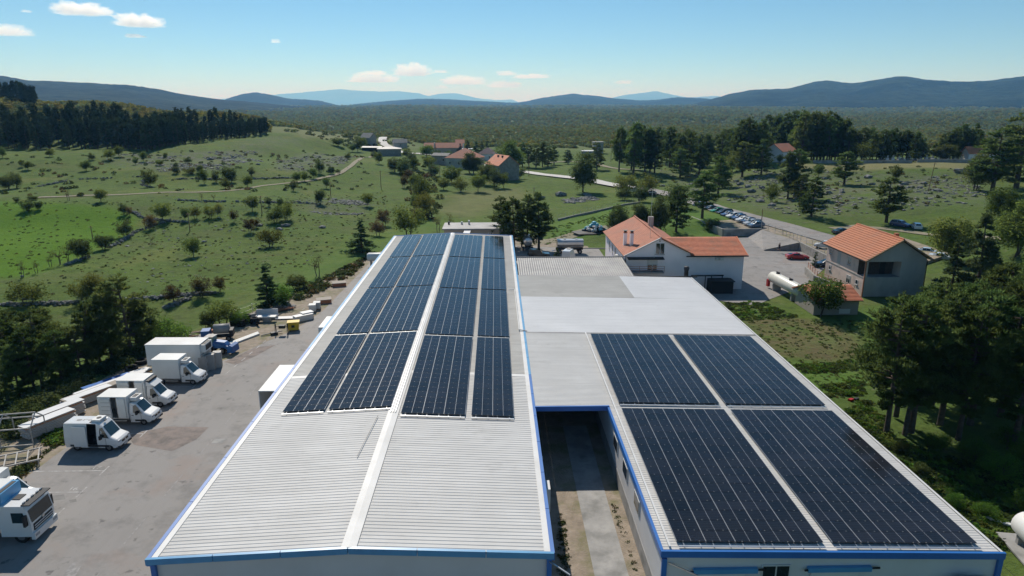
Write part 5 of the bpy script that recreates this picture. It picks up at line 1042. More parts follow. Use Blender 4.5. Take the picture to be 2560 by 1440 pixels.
# cars
terr = lambda px, py: W(px, py, 1.52)
cols = [('dark grey hatchback at the far end of the parked row',1738,517,'hatch',(.03,.03,.035),'dg'),('navy estate car, second from the far end of the row',1752,520,'wagon',(.02,.03,.07),'nv'),('black sedan, third from the far end of the row',1767,526,'sedan',(.012,.012,.015),'bk'),
 ('bright green hatchback in the parked row',1782,532,'hatch',(.01,.25,.10),'gr'),('black estate car right of the green one',1800,536,'wagon',(.015,.015,.018),'bk2'),('blue sedan in the middle of the parked row',1811,541,'sedan',(.02,.06,.18),'bl'),('white estate in the middle of the parked row',1824,545,'wagon',(.7,.7,.68),'wh'),
 ('blue hatchback between the white and silver cars',1836,549,'hatch',(.02,.08,.22),'bl2'),('white sedan towards the near end of the row',1848,554,'sedan',(.68,.68,.67),'wh2'),('dark blue hatchback, third from the near end',1859,558,'hatch',(.02,.04,.10),'db'),('silver estate, second from the near end',1868,563,'wagon',(.42,.44,.46),'sv'),('steel blue hatchback at the near end of the parked row',1877,568,'hatch',(.10,.16,.24),'sb')]
for lb, px, py, k, c, key in cols:
    p = terr(px, py); car(lb, (p.x+1.2, p.y, 1.52), R(195), k, c, key, 'cars parked in a row on the terrace')
p = W(1992,649); car('red coupe parked alone in a painted bay of the lot',(p.x+.3,p.y+.6,.01),R(172),'coupe',(.42,.02,.015),'rd').rotation_euler[2] = R(-4)
p = W(2058,668); car('dark blue car half hidden by the cypress and pink house',(p.x+.9,p.y+.6,.01),R(175),'sedan',(.02,.03,.08),'dk')
p = W(2056,621,1.55); car('white hatchback on the road behind the wire fence',(p.x+.6,p.y+.4,1.62),R(150),'hatch',(.72,.72,.71),'wt')
p = W(2105,585,1.5); car('dark green sedan on the grass strip behind the orange roof',(p.x,p.y,p.z),R(12),'sedan',(.01,.03,.03),'dg2')
p = G(2250,566); car('blue people carrier in the shade of the lone pine',(p.x,p.y,p.z+.02),R(-60),'wagon',(.06,.09,.2),'bm')
p = G(2290,572); car('white estate car seen from behind near the lone pine',(p.x,p.y,p.z+.02),R(70),'wagon',(.7,.7,.69),'we')
p = W(2318,640,.3); car('pale blue saloon parked behind the pink house',(p.x,p.y,.6),R(-38),'sedan',(.45,.5,.55),'pb'); p = W(2340,652,.3); car('white sports saloon at the far side of the pink house',(p.x+.6,p.y-.6,.6),R(-40),'sedan',(.6,.64,.68),'wp')
p = G(1237,413); car('dark car outside the violet-roofed cottage',(p.x,p.y,p.z+.05),R(20),'sedan',(.03,.03,.04),'fc')
for px, py, lb, c, key in ((1578,480,'white car under the bushes by the road',(.6,.6,.6),'r1'),(1625,489,'dark car glinting behind the bushes by the road',(.05,.05,.06),'r2'),(1700,508,'dark hatchback half under the pine at the road',(.05,.05,.05),'r3')):
    p = G(px, py); car(lb,(p.x,p.y,p.z+.1),R(150),'hatch',c,key)

# person walking down the ramp: one skinned body, clothes as separate shells
def person(p, rz):
    t = thing('person','person in dark shirt and shorts walking across the ramp','person',p,rz)
    J = {'pel':(0,0,.93),'ch':(.03,0,1.28),'nk':(.05,0,1.47),'hd':(.08,0,1.66),'ls':(.04,.19,1.40),'le':(-.10,.26,1.14),'lh':(-.02,.27,.90),'rs':(.04,-.19,1.40),'re':(.12,-.26,1.13),'rh':(.30,-.22,1.02),
         'lk':(.26,.10,.52),'la':(.22,.10,.10),'lt':(.40,.10,.05),'rk':(-.04,-.10,.50),'ra':(-.36,-.10,.14),'rt':(-.24,-.10,.04),'lhp':(.02,.10,.88),'rhp':(0,-.10,.88)}
    E = [('pel','ch'),('ch','nk'),('nk','hd'),('ch','ls'),('ls','le'),('le','lh'),('ch','rs'),('rs','re'),('re','rh'),('pel','lhp'),('lhp','lk'),('lk','la'),('la','lt'),('pel','rhp'),('rhp','rk'),('rk','ra'),('ra','rt')]
    rad = dict(pel=.15,ch=.16,nk=.06,hd=.105,ls=.075,le=.05,lh=.04,rs=.075,re=.05,rh=.04,lk=.07,la=.045,lt=.04,rk=.07,ra=.045,rt=.04,lhp=.10,rhp=.10)
    ks = list(J); me = bpy.data.meshes.new('body'); me.from_pydata([J[k] for k in ks], [(ks.index(a), ks.index(b)) for a, b in E], [])
    o = link('body', me, t); md = o.modifiers.new('skin','SKIN'); sv = me.skin_vertices[0].data
    for i, k in enumerate(ks): sv[i].radius = (rad[k], rad[k]); sv[i].use_root = k == 'pel'
    o.modifiers.new('sub','SUBSURF').render_levels = 2; o.modifiers['sub'].levels = 2; me.materials.append(M['skin'])
    MB().lathe((.01,0,.86),(.04,0,1),[(0,.18),(.25,.20),(.45,.215),(.56,.20),(.62,.09)],14).build('shirt','cloth',t,True)
    for s, a, b in ((1,'ls','le'),(-1,'rs','re')): MB().cyl(J[a],Vector(J[a]).lerp(Vector(J[b]),.6),.095,.08,10).build('sleeve','cloth',t)
    for a, b in (('lhp','lk'),('rhp','rk')): MB().cyl(Vector(J[a])+Vector((0,0,.06)),Vector(J[a]).lerp(Vector(J[b]),.85),.125,.10,10).build('shorts','cloth',t)
    MB().lathe((.07,0,1.66),(0,0,1),[(0,.112),(.06,.118),(.11,.08),(.13,0)],12).build('hair','cloth',t,True)
    for a in ('la','ra'): x, y, z = J[a]; MB().box(x-.06,y-.05,max(z-.1,0),x+.2,y+.05,max(z-.1,0)+.09).build('shoe','black',t)
p = W(1947,628,.35); person((p.x, p.y, .36), R(-20))

# ------------------------------------------------------------------ trees
def rv(g, n): v = g.normal(size=(n, 3)); return v/np.linalg.norm(v, axis=1, keepdims=True)
def tufts(g, C, D, q, ln, w, spread=.8):
    n = len(C); C = np.repeat(C, q, 0); D = np.repeat(D, q, 0); d = D+rv(g, n*q)*spread; d /= np.linalg.norm(d, axis=1, keepdims=True)
    l = ln*g.uniform(.6, 1.2, (n*q, 1)); s = np.cross(d, rv(g, n*q)); s /= np.linalg.norm(s, axis=1, keepdims=True)+1e-6; s *= w
    v = np.stack([C, C+d*l*.5+s, C+d*l, C+d*l*.5-s], 1).reshape(-1, 3); return v, np.arange(n*q*4).reshape(-1, 4)
def leaves(g, C, size, up=.3):
    n = len(C); a = rv(g, n); a[:, 2] *= .6; b = np.cross(a, rv(g, n)); b /= np.linalg.norm(b, axis=1, keepdims=True)+1e-6
    s = size*g.uniform(.6, 1.3, (n, 1)); a = a*s; b = b*s*.7
    v = np.stack([C-a, C+b*.8, C+a, C-b*.8], 1).reshape(-1, 3); return v, np.arange(n*4).reshape(-1, 4)
def tube_path(m, pts, r0, r1, n=6):
    k = len(pts)-1
    for i in range(k): m.cyl(pts[i], pts[i+1], r0+(r1-r0)*i/k, r0+(r1-r0)*(i+1)/k, n, False)
def pine(seed, h, cb, spread, dens, q, ln, w, shape='dome', mname='needle', lean=0.):
    g = np.random.default_rng(seed); m = MB(); bend = g.uniform(-.03, .03, 2)*h+np.array([lean*h, 0])
    tp = lambda z: np.array([bend[0]*(z/h)**2, bend[1]*(z/h)**2, z]); R0 = .017*h+.06
    tube_path(m, [tuple(tp(h*i/7*.97)) for i in range(8)], R0, .03, 8)
    C, D = [], []; z = cb*h
    while z < h*.97:
        f = (z-cb*h)/(h-cb*h)
        if shape == 'dome': pr = min(1, .45+1.9*f)*(1-f**2.6*.78)
        elif shape == 'cone': pr = (1-f)*.95+.06
        else: pr = (.75+.5*f if f < .4 else .95-(f-.4)*1.05)
        for _ in range(g.integers(3, 6)):
            if g.random() < .12: continue
            a = g.uniform(0, 2*math.pi); L = spread*h*pr*g.uniform(.55, 1.15); o = tp(z+g.uniform(-.2,.2)); rise = g.uniform(-.12, .35) if shape != 'cone' else g.uniform(-.35, -.05)
            e = o+np.array([math.cos(a)*L, math.sin(a)*L, L*rise]); mid = (o+e)/2+np.array([0, 0, -.05*L])
            tube_path(m, [tuple(o), tuple(mid), tuple(e)], .012*h*.55*(1-f*.7)+.015, .012, 4)
            nb = max(3, int(L*dens))
            t = g.uniform(.28, 1.04, nb)**.8; P = o[None]+(e-o)[None]*t[:, None]; P += g.normal(size=(nb, 3))*np.array([1, 1, .45])*L*.17*t[:, None]
            C.append(P); D.append(np.tile([math.cos(a)*.5, math.sin(a)*.5, .75], (nb, 1)))
        z += h*(1-cb)*(.05 if h > 8 else .065)*g.uniform(.7, 1.3)
    C.append(tp(h*.97)[None]+g.normal(size=(14, 3))*.03*h); D.append(np.tile([0, 0, 1.], (14, 1)))
    v, f = tufts(g, np.concatenate(C), np.concatenate(D), q, ln, w); return m.mesh('trunk', 'bark', True), npmesh('crown', v, f, mname), h
def broad(seed, h, wd, tr, ncl, nl, size, mname, multi=1, lean=0., gap=.0):
    """tr: trunk fraction; crown of leaf clumps; wd: crown width"""
    g = np.random.default_rng(seed); m = MB(); C = []; cz = h*(tr+(1-tr)*.52); rz = h*(1-tr)*.52; cl = []
    for _ in range(ncl):
        d = rv(g, 1)[0]; rr = g.uniform(.35, .95); p = np.array([d[0]*wd/2*rr+lean*h, d[1]*wd/2*rr, cz+d[2]*rz*rr*(1 if d[2] > 0 else .8)]); cl.append(p)
        rc = g.uniform(.14, .27)*wd; k = int(nl*g.uniform(.5, 1.4)); dd = rv(g, k)*(g.uniform(.25, 1, (k, 1))**.6)*rc*np.array([1, 1, .75]); C.append(p+dd)
    st = [np.array([(i-(multi-1)/2)*.12*wd, g.uniform(-.05,.05)*wd, 0]) for i in range(multi)]; r0 = .02*h+.03
    for s in st:
        e = np.array([s[0]*2+lean*h, s[1]*2, h*max(tr, .12)*1.1+.15*h]); tube_path(m, [tuple(s+np.array([0,0,-.3])), tuple((s+e)/2+g.normal(size=3)*.02*h), tuple(e)], r0, r0*.6, 6)
        for p in cl[::2]: tube_path(m, [tuple(e), tuple((e+p)/2+np.array([0, 0, -.03*h])), tuple(p)], r0*.4, .012, 4)
    v, f = leaves(g, np.concatenate(C), size); return m.mesh('trunk', 'bark', True), npmesh('crown', v, f, mname), h
PR = {
 'P': [pine(s, 12, .22, .27, 14, 8, .46, .05, 'dome') for s in (1, 2, 3)]+[pine(4, 12, .34, .26, 14, 8, .46, .05, 'dome', lean=.08)],
 'M': [pine(s, 12, c, .23, 7.5, 6, .66, .085, sh) for s, c, sh in ((11, .18, 'dome'), (12, .12, 'mid'), (13, .25, 'dome'), (14, .10, 'mid'))],
 'F': [pine(s, 14, .16, .15, 4.5, 5, .95, .15, sh, 'needle_far') for s, sh in ((21, 'dome'), (22, 'dome'), (23, 'mid'))],
 'S': [pine(s, 12, .04, .27, 16, 7, .55, .08, 'cone', 'spruce') for s in (31, 32)],
 'C': [pine(41, 8, .04, .16, 8, 6, .4, .07, 'cone', 'spruce')],
 'O': [broad(s, 4.5, 4.8, .12, 34, 95, .16, 'leaf', lean=l) for s, l in ((51, .0), (52, -.08), (53, .05))],
 'D': [broad(s, 4.5, 5.0, .04, 36, 110, .16, 'leaf_dark', 2) for s in (61, 62)],
 'Y': [broad(s, 4.5, 5.4, .12, 34, 85, .16, 'leaf_yellow', 2) for s in (71, 72, 73)],
 'B': [broad(s, 4.0, 4.4, .08, 30, 90, .14, 'leaf_brown', 2) for s in (81, 82)],
 'T': [broad(s, 4.5, 3.8, .25, 14, 34, .10, 'leaf_brown', 2, .04) for s in (91, 92)],
 'G': [broad(s, 5, 5.6, .06, 44, 110, .13, 'leaf_bright', 3) for s in (101, 102)],
 'L': [broad(s, 8, 7.5, .06, 70, 170, .2, 'leaf', 2) for s in (111, 112)],
 'N': [broad(s, 8, 7.5, .05, 70, 170, .2, 'leaf_dark', 2) for s in (113, 114)],
}
LOOK = {'P':('pine_tree','tall dark pine','pine'),'M':('pine_tree','dark pine','pine'),'F':('pine_tree','slender pine','pine'),'S':('spruce_tree','dense dark spruce','spruce'),'C':('cypress_tree','small conical cypress','cypress'),'O':('field_tree','round green tree','tree'),
 'D':('dark_tree','dark bushy tree','tree'),'Y':('pale_tree','pale yellow-green tree','tree'),'B':('brown_bush','brownish bushy tree','tree'),'T':('bare_tree','thin half-bare tree','tree'),'G':('green_bush','bright green leafy bush','bush'),'L':('broadleaf_tree','large green broadleaf tree','tree'),'N':('broadleaf_tree','large dark broadleaf tree','tree')}
LM = [('the bright meadow',170,575),('the dry-stone wall',430,748),('the meadow wall trees',230,650),('the dirt track',560,478),('the pine plantation',330,365),('the bend of the dirt track',870,420),('the warehouse',1000,590),('the hamlet barn',974,385),('the hipped house',1163,415),('the stone house',1256,445),('the rubbish bags',1483,575),('the tanker trailer',1400,600),('the white building',1640,580),
 ('the parked car row',1800,535),('the cemetery wall',2230,405),('the chapel',1948,395),('the pink house',2200,650),('the flat hall',2250,1050),('the white vans',350,950),('the far road',1400,440),('the concrete tower',1494,372),('the small white house',2452,395),('the rocky slope',2300,470),('the tiled shed',2080,760),('the panel stacks',150,1010),('the scrap tyres',600,800)]
TREES = []; ti = 0
def tree(kind, px, py, hp=None, wp=None, z=None, hm=None, p=None, share=None, group=None):
    global ti
    if p is None: p = G(px, py) if z is None else W(px, py, z)
    k = mpp(p); h = hm or hp*k; tr, cr, h0 = PR[kind][ti % len(PR[kind])]; ti += 1; s = h/h0
    nm, look, cat = LOOK[kind]; t = link(nm, None, None, (p.x, p.y, p.z-.08)); t.rotation_euler = (0, 0, rnd.uniform(0, 6.28))
    w0 = {'P':6.2,'M':5.2,'F':4.4,'S':5.8,'C':2.6,'O':4.6,'D':5,'Y':5.2,'B':4.4,'T':3.8,'G':5.6,'L':7.5,'N':7.5}[kind]
    f = min(1.8, max(.6, wp*k/(w0*s))) if wp else rnd.uniform(.9, 1.12); t.scale = (s*f, s*f*rnd.uniform(.9, 1.1), s)
    link('trunk', tr, t); link('crown', cr, t); t['category'] = cat; t['group'] = group or {'pine':'pines','tree':'scattered field trees'}.get(cat, 'conifers and bushes')
    if share: t['label'] = share
    else: TREES.append((t, look, px, py-(hp or h/k)*.4))
    return t
for a in [('O',482,641,46,46),('Y',675,617,48,58),('D',315,592,44,40),('D',260,624,38,40),('D',280,608,20,14),('D',208,648,54,62),('T',172,656,46,34),('T',150,662,48,36),('T',127,667,34,26),('T',92,683,36,24),('T',57,694,46,26),('T',380,612,28,16),('B',375,573,38,34),('O',405,552,46,46),('D',310,537,30,22),('B',325,539,24,16),('D',70,527,28,40),('D',98,524,22,20),
 ('D',42,506,14,16),('D',82,501,12,40),('T',172,502,30,18),('O',255,505,32,34),('O',630,529,40,34),('B',585,556,34,20),('B',625,582,38,30),('B',640,570,26,20),('D',690,556,40,44),('Y',715,550,46,44),('O',462,552,34,20),('Y',490,547,32,30),('Y',525,546,34,34),('Y',548,542,36,24),('O',565,472,26,24),('O',620,468,28,30),('D',735,478,28,16),('D',800,510,38,28),('O',815,471,26,20),
 ('O',917,516,34,28),('O',375,467,42,34),('O',510,460,36,24),('D',540,456,30,18),('D',576,457,40,40),('D',630,441,24,16),('O',742,456,26,24),('O',762,454,26,22),('O',783,447,26,22),('D',800,434,38,20),('D',828,435,20,18),('O',215,427,24,30),('D',20,474,36,40),('D',42,470,40,34),('O',70,424,20,26),('O',55,418,18,14),('D',440,433,18,18),('Y',475,434,16,30),('D',498,432,20,20),('O',125,392,20,22),
 ('O',5,395,26,20),('D',230,400,18,16),('Y',275,400,28,30),('O',300,392,26,24),('D',700,520,26,10),('T',505,503,22,10),('T',535,503,22,12),('D',672,516,24,12),('O',340,412,20,16),('O',360,404,24,20),('O',400,415,16,20),('D',470,408,16,20),('O',415,400,18,14),('D',440,420,14,12),
 ('Y',72,764,60,92),('Y',212,757,64,56),('Y',240,750,74,44),('B',435,757,50,42),('B',505,742,54,56),('B',550,730,42,34),('T',410,750,30,12),
 ('O',946,410,28,22),('D',985,430,36,30),('D',1010,436,42,40),('O',1036,424,30,24),('O',1073,424,34,34),('O',1131,458,42,56),('N',1180,434,48,58),('D',1212,462,56,48),('D',1238,470,50,34),('Y',1056,500,58,52),('Y',1062,540,64,46),('D',1040,525,40,30),('O',1068,392,28,40),('O',1280-20,470,38,30),('B',1022,452,30,26),('B',1010,470,34,20),('O',905,372,30,24),('O',895,380,34,28),('O',918,350,22,20),('O',845,365,20,36),('O',905,364,16,20),
 ('O',1040,470,34,34),('D',1085,440,30,30),('O',1110,475,30,34),('Y',1150,480,36,40),('O',1195,480,44,40),('D',1090,400,26,26),('O',1120,400,22,24),('D',1185,402,24,26),('O',1015,395,24,26),('D',1030,405,26,24),('O',880,380,20,20),('D',935,395,18,18),('B',1045,555,36,30),('O',1300,448,30,34),('O',1235,412,18,20),('D',870,398,16,18),('L',1278,424,68,66),('N',1458,480,92,58),('Y',1022,588,74,78),('B',960,565,44,36),('B',945,590,40,40),('T',1125,575,46,26),('T',1095,582,50,30),('Y',1565,488,54,60),('Y',1620,486,50,60),('D',1560,500,34,40),('D',1600,505,40,40),('N',1545,585,68,60),('N',1600,580,70,50),('N',1645,588,92,52),('D',1780,575,30,40),('D',1690,520,60,60),
 ('O',2240,452,38,30),('O',2045,441,30,30),('Y',2157,404,50,52),('L',2055,402,50,50),('O',2218,402,26,30),('O',2290,402,26,24),('N',2360,402,40,60),('Y',2025,500,0,0),('L',2375,655,110,120),('L',2535,640,130,110),('L',2500,560,90,80),('N',2440,475,90,70),('O',2050,792,100,95),('Y',1830,430,44,36),('Y',1930,505,50,40),('O',1950,410,24,16)]:
    if a[3]: tree(*a)
for a in [('S',672,772,112,74),('S',905,632,84,66),('S',2435,770,235,130),('S',2370,765,170,90),('C',2036,668,38,24),('C',1218,392,44,22),('S',1392,655,34,28),('S',1170,390,38,26),('S',1190,392,36,26),('S',1205,388,34,24),('S',1150,388,28,20)]: tree(*a)
for px, py, hp, wp in [(1255,612,118,60),(1285,625,128,70),(1318,620,132,66),(1347,622,136,70),(1690,580,112,64),(1755,546,114,74),(2028,541,96,62),(2215,556,108,90),(1795,485,92,60),(1747,442,78,44),(1700,444,72,50),(1855,442,84,60),(1903,436,84,52),(1969,497,112,52),(1985,494,118,60),(2110,461,78,66),(1492,425,66,40),(2000,512,70,60),(1805,470,60,40),(2480,480,150,110),(2540,470,175,130),(2512,440,90,60)]: tree('M', px, py, hp, wp)
for px, py, h in [(1306,416,58),(1322,418,56),(1340,420,58),(1356,418,60),(1370,416,48),(1385,412,44),(1420,410,34)]: tree('M', px, py, h, 30)
g = np.random.default_rng(5)
def grove(x0, x1, y0, y1, n, top, lab):
    for i in range(n):
        px = x0+(x1-x0)*(i+g.uniform(.1,.9))/n; py = g.uniform(y0, y1); py = min(py, 397) if 1908 < px < 1995 else py; hp = py-np.interp(px, [t[0] for t in top], [t[1] for t in top])+g.uniform(-5, 16)
        tree('M', px, py, hp, hp*.42, share=lab+', '+nth(i, False), group=lab)
grove(1540,1775,404,436,24,[(1540,330),(1620,324),(1700,338),(1775,352)],'dark pine of the grove right of the concrete tower')
grove(1785,1945,402,418,18,[(1785,350),(1860,312),(1945,305)],'tall pine in the wood left of the chapel')
grove(1935,2140,400,404,26,[(1935,305),(2000,294),(2070,300),(2140,330)],'tall pine in the wood behind the chapel')
grove(2140,2320,398,402,20,[(2140,338),(2230,330),(2270,332),(2320,370)],'pine standing behind the gravestones')
grove(2330,2445,396,400,12,[(2330,372),(2380,326),(2445,330)],'pine left of the small white cemetery house')
# pines around the yard, left and right foreground
for px, py, z, h in [(335,930,-2.6,12.5),(225,965,-3,10.5),(285,935,-2.8,11),(110,985,-3.4,10.5),(60,960,-3.2,9.5),(20,1000,-3.4,10),(165,1010,-3.6,9),(-20,930,-3,10.5),(130,930,-3,8.5),(380,905,-2.4,8.5),(60,1040,-3.8,8.5),(-10,1080,-3.8,8),(215,990,-3.2,8.5),(95,1020,-3.5,9.5),(250,905,-2.6,8.0)]: tree('P', px, py, None, None, z, h)
for px, py, z, h in [(2215,1085,-.4,13.5),(2278,1080,-.5,13.5),(2262,1085,-.5,11),(2395,1098,-.8,13),(2330,1010,-.5,11.5),(2450,1010,-.8,12),(2520,960,-.8,13),(2380,920,-.5,10.5),(2560,1060,-.8,12.5),(2480,880,-.5,11.5),(2590,900,-.5,13),(2300,900,-.4,9.5),(2240,1040,-.4,12.5),(2350,1060,-.6,13.5),(2425,1060,-.8,14),(2500,1040,-.8,14.5),(2555,1000,-.8,15),(2330,960,-.5,12),(2470,950,-.6,13.5),(2250,980,-.4,10.5),(2400,985,-.6,12.5),(2535,1110,-.8,12)]: tree('P', px, py, None, None, z, h)
for a in [('L',2330,830,95,110),('L',2420,820,105,120),('L',2500,830,120,130),('N',2270,815,70,80),('L',2555,760,120,100),('G',430,868,78,96),('Y',560,812,64,84),('G',600,815,40,46),('D',520,822,44,40),('T',795,690,54,40),('D',740,722,34,60),('G',700,765,56,70)]: tree(*a)
for px, py, w_, h_ in [(2385,1272,46,48),(2330,1130,50,50),(2430,1150,70,60),(2500,1200,90,70),(2550,1290,80,80),(2460,1290,60,40),(2300,1190,40,36),(2350,1120,60,40),(2520,1120,70,60),(2250,1130,40,34),(2180,880,40,26),(2560,1180,80,80)]: tree('G' if w_ != 40 else 'D', px, py, h_, w_)
# plantation of slender pines: individuals in the first rows
FE = [(-60,374),(0,374),(150,374),(300,372),(370,378),(450,361),(560,348),(672,334)]; fe = [G(*p) for p in FE]
def along(P, u):
    L = [(b-a).length for a, b in zip(P, P[1:])]; d = u*sum(L)
    for a, b, l in zip(P, P[1:], L):
        if d <= l: return a.lerp(b, d/l)
        d -= l
    return P[-1]
PL = []
for row in range(12):
    n = 46
    for i in range(n):
        p = along(fe, (i+.5)/n+g.uniform(-.012, .012)); r = math.hypot(p.x, p.y); q = p*((r+row*6.5+g.uniform(-2.5, 2.5))/r); q.z = float(H(q.x, q.y)[0])
        if row > (9 if i < 14 else 6 if i < 30 else 5 if i < 40 else 4): continue
        PL.append((row, q, i))
for row, q, i_ in PL:
    if row < 5: tree('F', 0, 0, p=q, hm=g.uniform(9.5, 13)*(1 if i_ < 28 else .7), share='slender dark pine in the dense plantation edging the pasture' if row else 'front-edge pine of the dense plantation, '+nth(i36.setdefault(0,0)), group='pine plantation at the edge of the pasture')
# labels that single each tree out
ORD = ['leftmost','second','third','fourth','fifth','sixth','seventh','eighth','ninth','tenth','eleventh','twelfth','thirteenth','fourteenth','fifteenth','sixteenth']
def label_trees():
    by = {}
    for t, look, px, py in TREES:
        n, lx, ly = min(LM, key=lambda l: (l[1]-px)**2+((l[2]-py)*1.7)**2); dx, dy = px-lx, (py-ly)*1.7
        rel = ('right of' if dx > 0 else 'left of') if abs(dx) > abs(dy) else ('in front of' if dy > 0 else 'behind'); size = ''
        by.setdefault(f'{look} {rel} {n}', []).append((px, t))
    for lb, l in by.items():
        l.sort(key=lambda e: e[0])
        for i, (px, t) in enumerate(l):
            t['label'] = lb if len(l) == 1 else (f'{lb}, ' + (ORD[i] if i == 0 else ('rightmost' if i == len(l)-1 else ORD[min(i, 15)]+' from the left')))
label_trees()

# masses seen from afar: instanced crowns on points
def scatter(name, label, pts, scl, protos, seed):
    me = bpy.data.meshes.new(name); me.from_pydata([tuple(p) for p in pts], [], []); a = me.attributes.new('sz', 'FLOAT', 'POINT'); a.data.foreach_set('value', np.asarray(scl, np.float32))
    o = link(name, me); c = bpy.data.collections.new(name+'_kinds')
    for i, pm in enumerate(protos): q = bpy.data.objects.new(f'{name}_kind', pm); c.objects.link(q)
    ng = bpy.data.node_groups.new(name, 'GeometryNodeTree'); ng.interface.new_socket('Geometry', in_out='INPUT', socket_type='NodeSocketGeometry'); ng.interface.new_socket('Geometry', in_out='OUTPUT', socket_type='NodeSocketGeometry')
    N, Lk = ng.nodes, ng.links; gi, go = N.new('NodeGroupInput'), N.new('NodeGroupOutput'); ip = N.new('GeometryNodeInstanceOnPoints'); ci = N.new('GeometryNodeCollectionInfo'); ci.inputs['Collection'].default_value = c; ci.inputs['Separate Children'].default_value = True; ci.inputs['Reset Children'].default_value = True
    na = N.new('GeometryNodeInputNamedAttribute'); na.data_type = 'FLOAT'; na.inputs['Name'].default_value = 'sz'; rr = N.new('FunctionNodeRandomValue'); rr.data_type = 'FLOAT_VECTOR'; rr.inputs[1].default_value = (0, 0, 6.28); rr.inputs['Seed'].default_value = seed
    mp = N.new('GeometryNodeMeshToPoints'); ip.inputs['Pick Instance'].default_value = True
    Lk.new(gi.outputs[0], mp.inputs[0]); Lk.new(mp.outputs[0], ip.inputs['Points']); Lk.new(ci.outputs[0], ip.inputs['Instance']); Lk.new(na.outputs['Attribute'], ip.inputs['Scale']); Lk.new(rr.outputs[0], ip.inputs['Rotation']); Lk.new(ip.outputs[0], go.inputs[0])
    md = o.modifiers.new('scatter', 'NODES'); md.node_group = ng; tag(o, label, 'woodland', kind='stuff'); return o
def crown_only(seed, mname, n=90, size=.34, fl=.8):
    g = np.random.default_rng(seed); C = rv(g, n)*(g.uniform(.35, 1, (n, 1))**.5)*np.array([1, 1, fl])*(1+.25*np.sin(rv(g, n)[:, :1]*5)); C[:, 2] = C[:, 2]+fl*.75; v, f = leaves(g, C, size); return npmesh('crown', v, f, mname)
def tree_only(pr): return pr[1]
g = np.random.default_rng(17)
def polar(n, r0, r1, a0, a1, pw=1.0):
    r = np.exp(g.uniform(math.log(r0), math.log(r1), n)); a = g.uniform(a0, a1, n); return r, a, r*np.sin(a), r*np.cos(a)
pa = lambda px: math.atan((px-1280)/FPX)
r, a, x, y = polar(90000, 470, 6500, R(-42), R(43)); lim = 640+np.clip((a-pa(900))*-700, -120, 60)+vnoise(x/45, y/45, 2)*120-60; lim = np.where(a < pa(760), 1000, lim); lim = np.where(a > pa(1500), 480+vnoise(x/45, y/45, 2)*80, lim)
k = r > lim; z = H(x[k], y[k]); scatter('scrub_forest', 'hazy green scrub forest covering the valley floor', np.column_stack([x[k], y[k], z-.3]), np.clip(r[k]*.0022, 1.6, 9)*g.uniform(.6, 1.3, k.sum()), [crown_only(s, m) for s, m in ((1,'leaf_scrub'),(2,'leaf_scrub'),(3,'leaf_scrub'),(4,'leaf_olive'))], 1)
r, a, x, y = polar(9000, 360, 1000, R(-42), pa(830)); z = H(x, y)
dfe = np.min(np.hypot(x[:, None]-np.array([p.x for p in fe]), y[:, None]-np.array([p.y for p in fe])), 1); edge_r = np.interp(a, [math.atan2(p.x, p.y) for p in fe], [math.hypot(p.x, p.y) for p in fe], right=560)
k = r > edge_r+40; scatter('olive_scrub', 'olive and yellow scrub covering the hill behind the plantation', np.column_stack([x[k], y[k], z[k]-.3]), g.uniform(1.4, 3.0, k.sum()), [crown_only(s, m) for s, m in ((5,'leaf_olive'),(6,'leaf_olive'),(7,'leaf_scrub'))], 2)
Pb = [q for row, q, i_ in PL if row >= 5]
for i in range(60): p = along([G(-40,372), G(70,372), G(110,372)], g.random()); r_ = math.hypot(p.x, p.y); q = p*((r_+260+g.uniform(-40, 60))/r_); q.z = float(H(q.x, q.y)[0]); Pb.append(q)
scatter('pine_wood', 'dark interior of the pine plantation on the hill', [tuple(p) for p in Pb], g.uniform(.75, 1.1, len(Pb)), [tree_only(p) for p in PR['F']], 3)
# small shrubs dotting the pasture edges and hamlet
def patch(n, poly, seed, smin, smax, protos, name, label):
    gg = np.random.default_rng(seed); P = np.array([G(*p)[:2] for p in poly]); lo, hi = P.min(0), P.max(0); pts = gg.uniform(lo, hi, (n*6, 2)); k = polydist(pts[:, 0], pts[:, 1], P) < 0; pts = pts[k][:n]
    scatter(name, label, np.column_stack([pts, H(pts[:, 0], pts[:, 1])-.1]), gg.uniform(smin, smax, len(pts)), protos, seed)
lo_ = [crown_only(s, m, 60, .34, .6) for s, m in ((8,'leaf_shrub'),(9,'leaf_dark'),(10,'leaf_brown'),(11,'leaf_shrub'))]; gr_ = [crown_only(s, m, 50, .4, .5) for s, m in ((18,'leaf'),(19,'leaf_bright'),(20,'leaf_shrub'))]
patch(260, [(700,330),(880,320),(1010,345),(1060,375),(900,372),(800,350)], 21, .8, 2.2, lo_, 'hedge_scrub', 'low scrub on the ridge left of the far road')
patch(120, [(980,400),(1090,420),(1100,500),(1080,560),(1030,545),(1010,470)], 22, .6, 1.6, lo_, 'hedgerow', 'tangled hedgerow below the hamlet')
patch(260, [(1640,420),(2450,430),(2470,520),(2100,530),(1880,515),(1700,470)], 23, .25, .8, lo_, 'slope_shrubs', 'low shrubs between the rocks of the slope')
patch(1500, [(0,505),(440,505),(960,480),(1000,560),(700,700),(400,740),(0,745)], 24, .10, .36, lo_, 'pasture_shrubs', 'tiny shrubs and thistles dotting the pasture')
patch(330, [(0,390),(280,385),(640,380),(900,385),(940,470),(440,495),(0,490)], 35, .25, 1.0, lo_, 'upper_pasture_shrubs', 'low shrubs between the stones of the upper pasture')
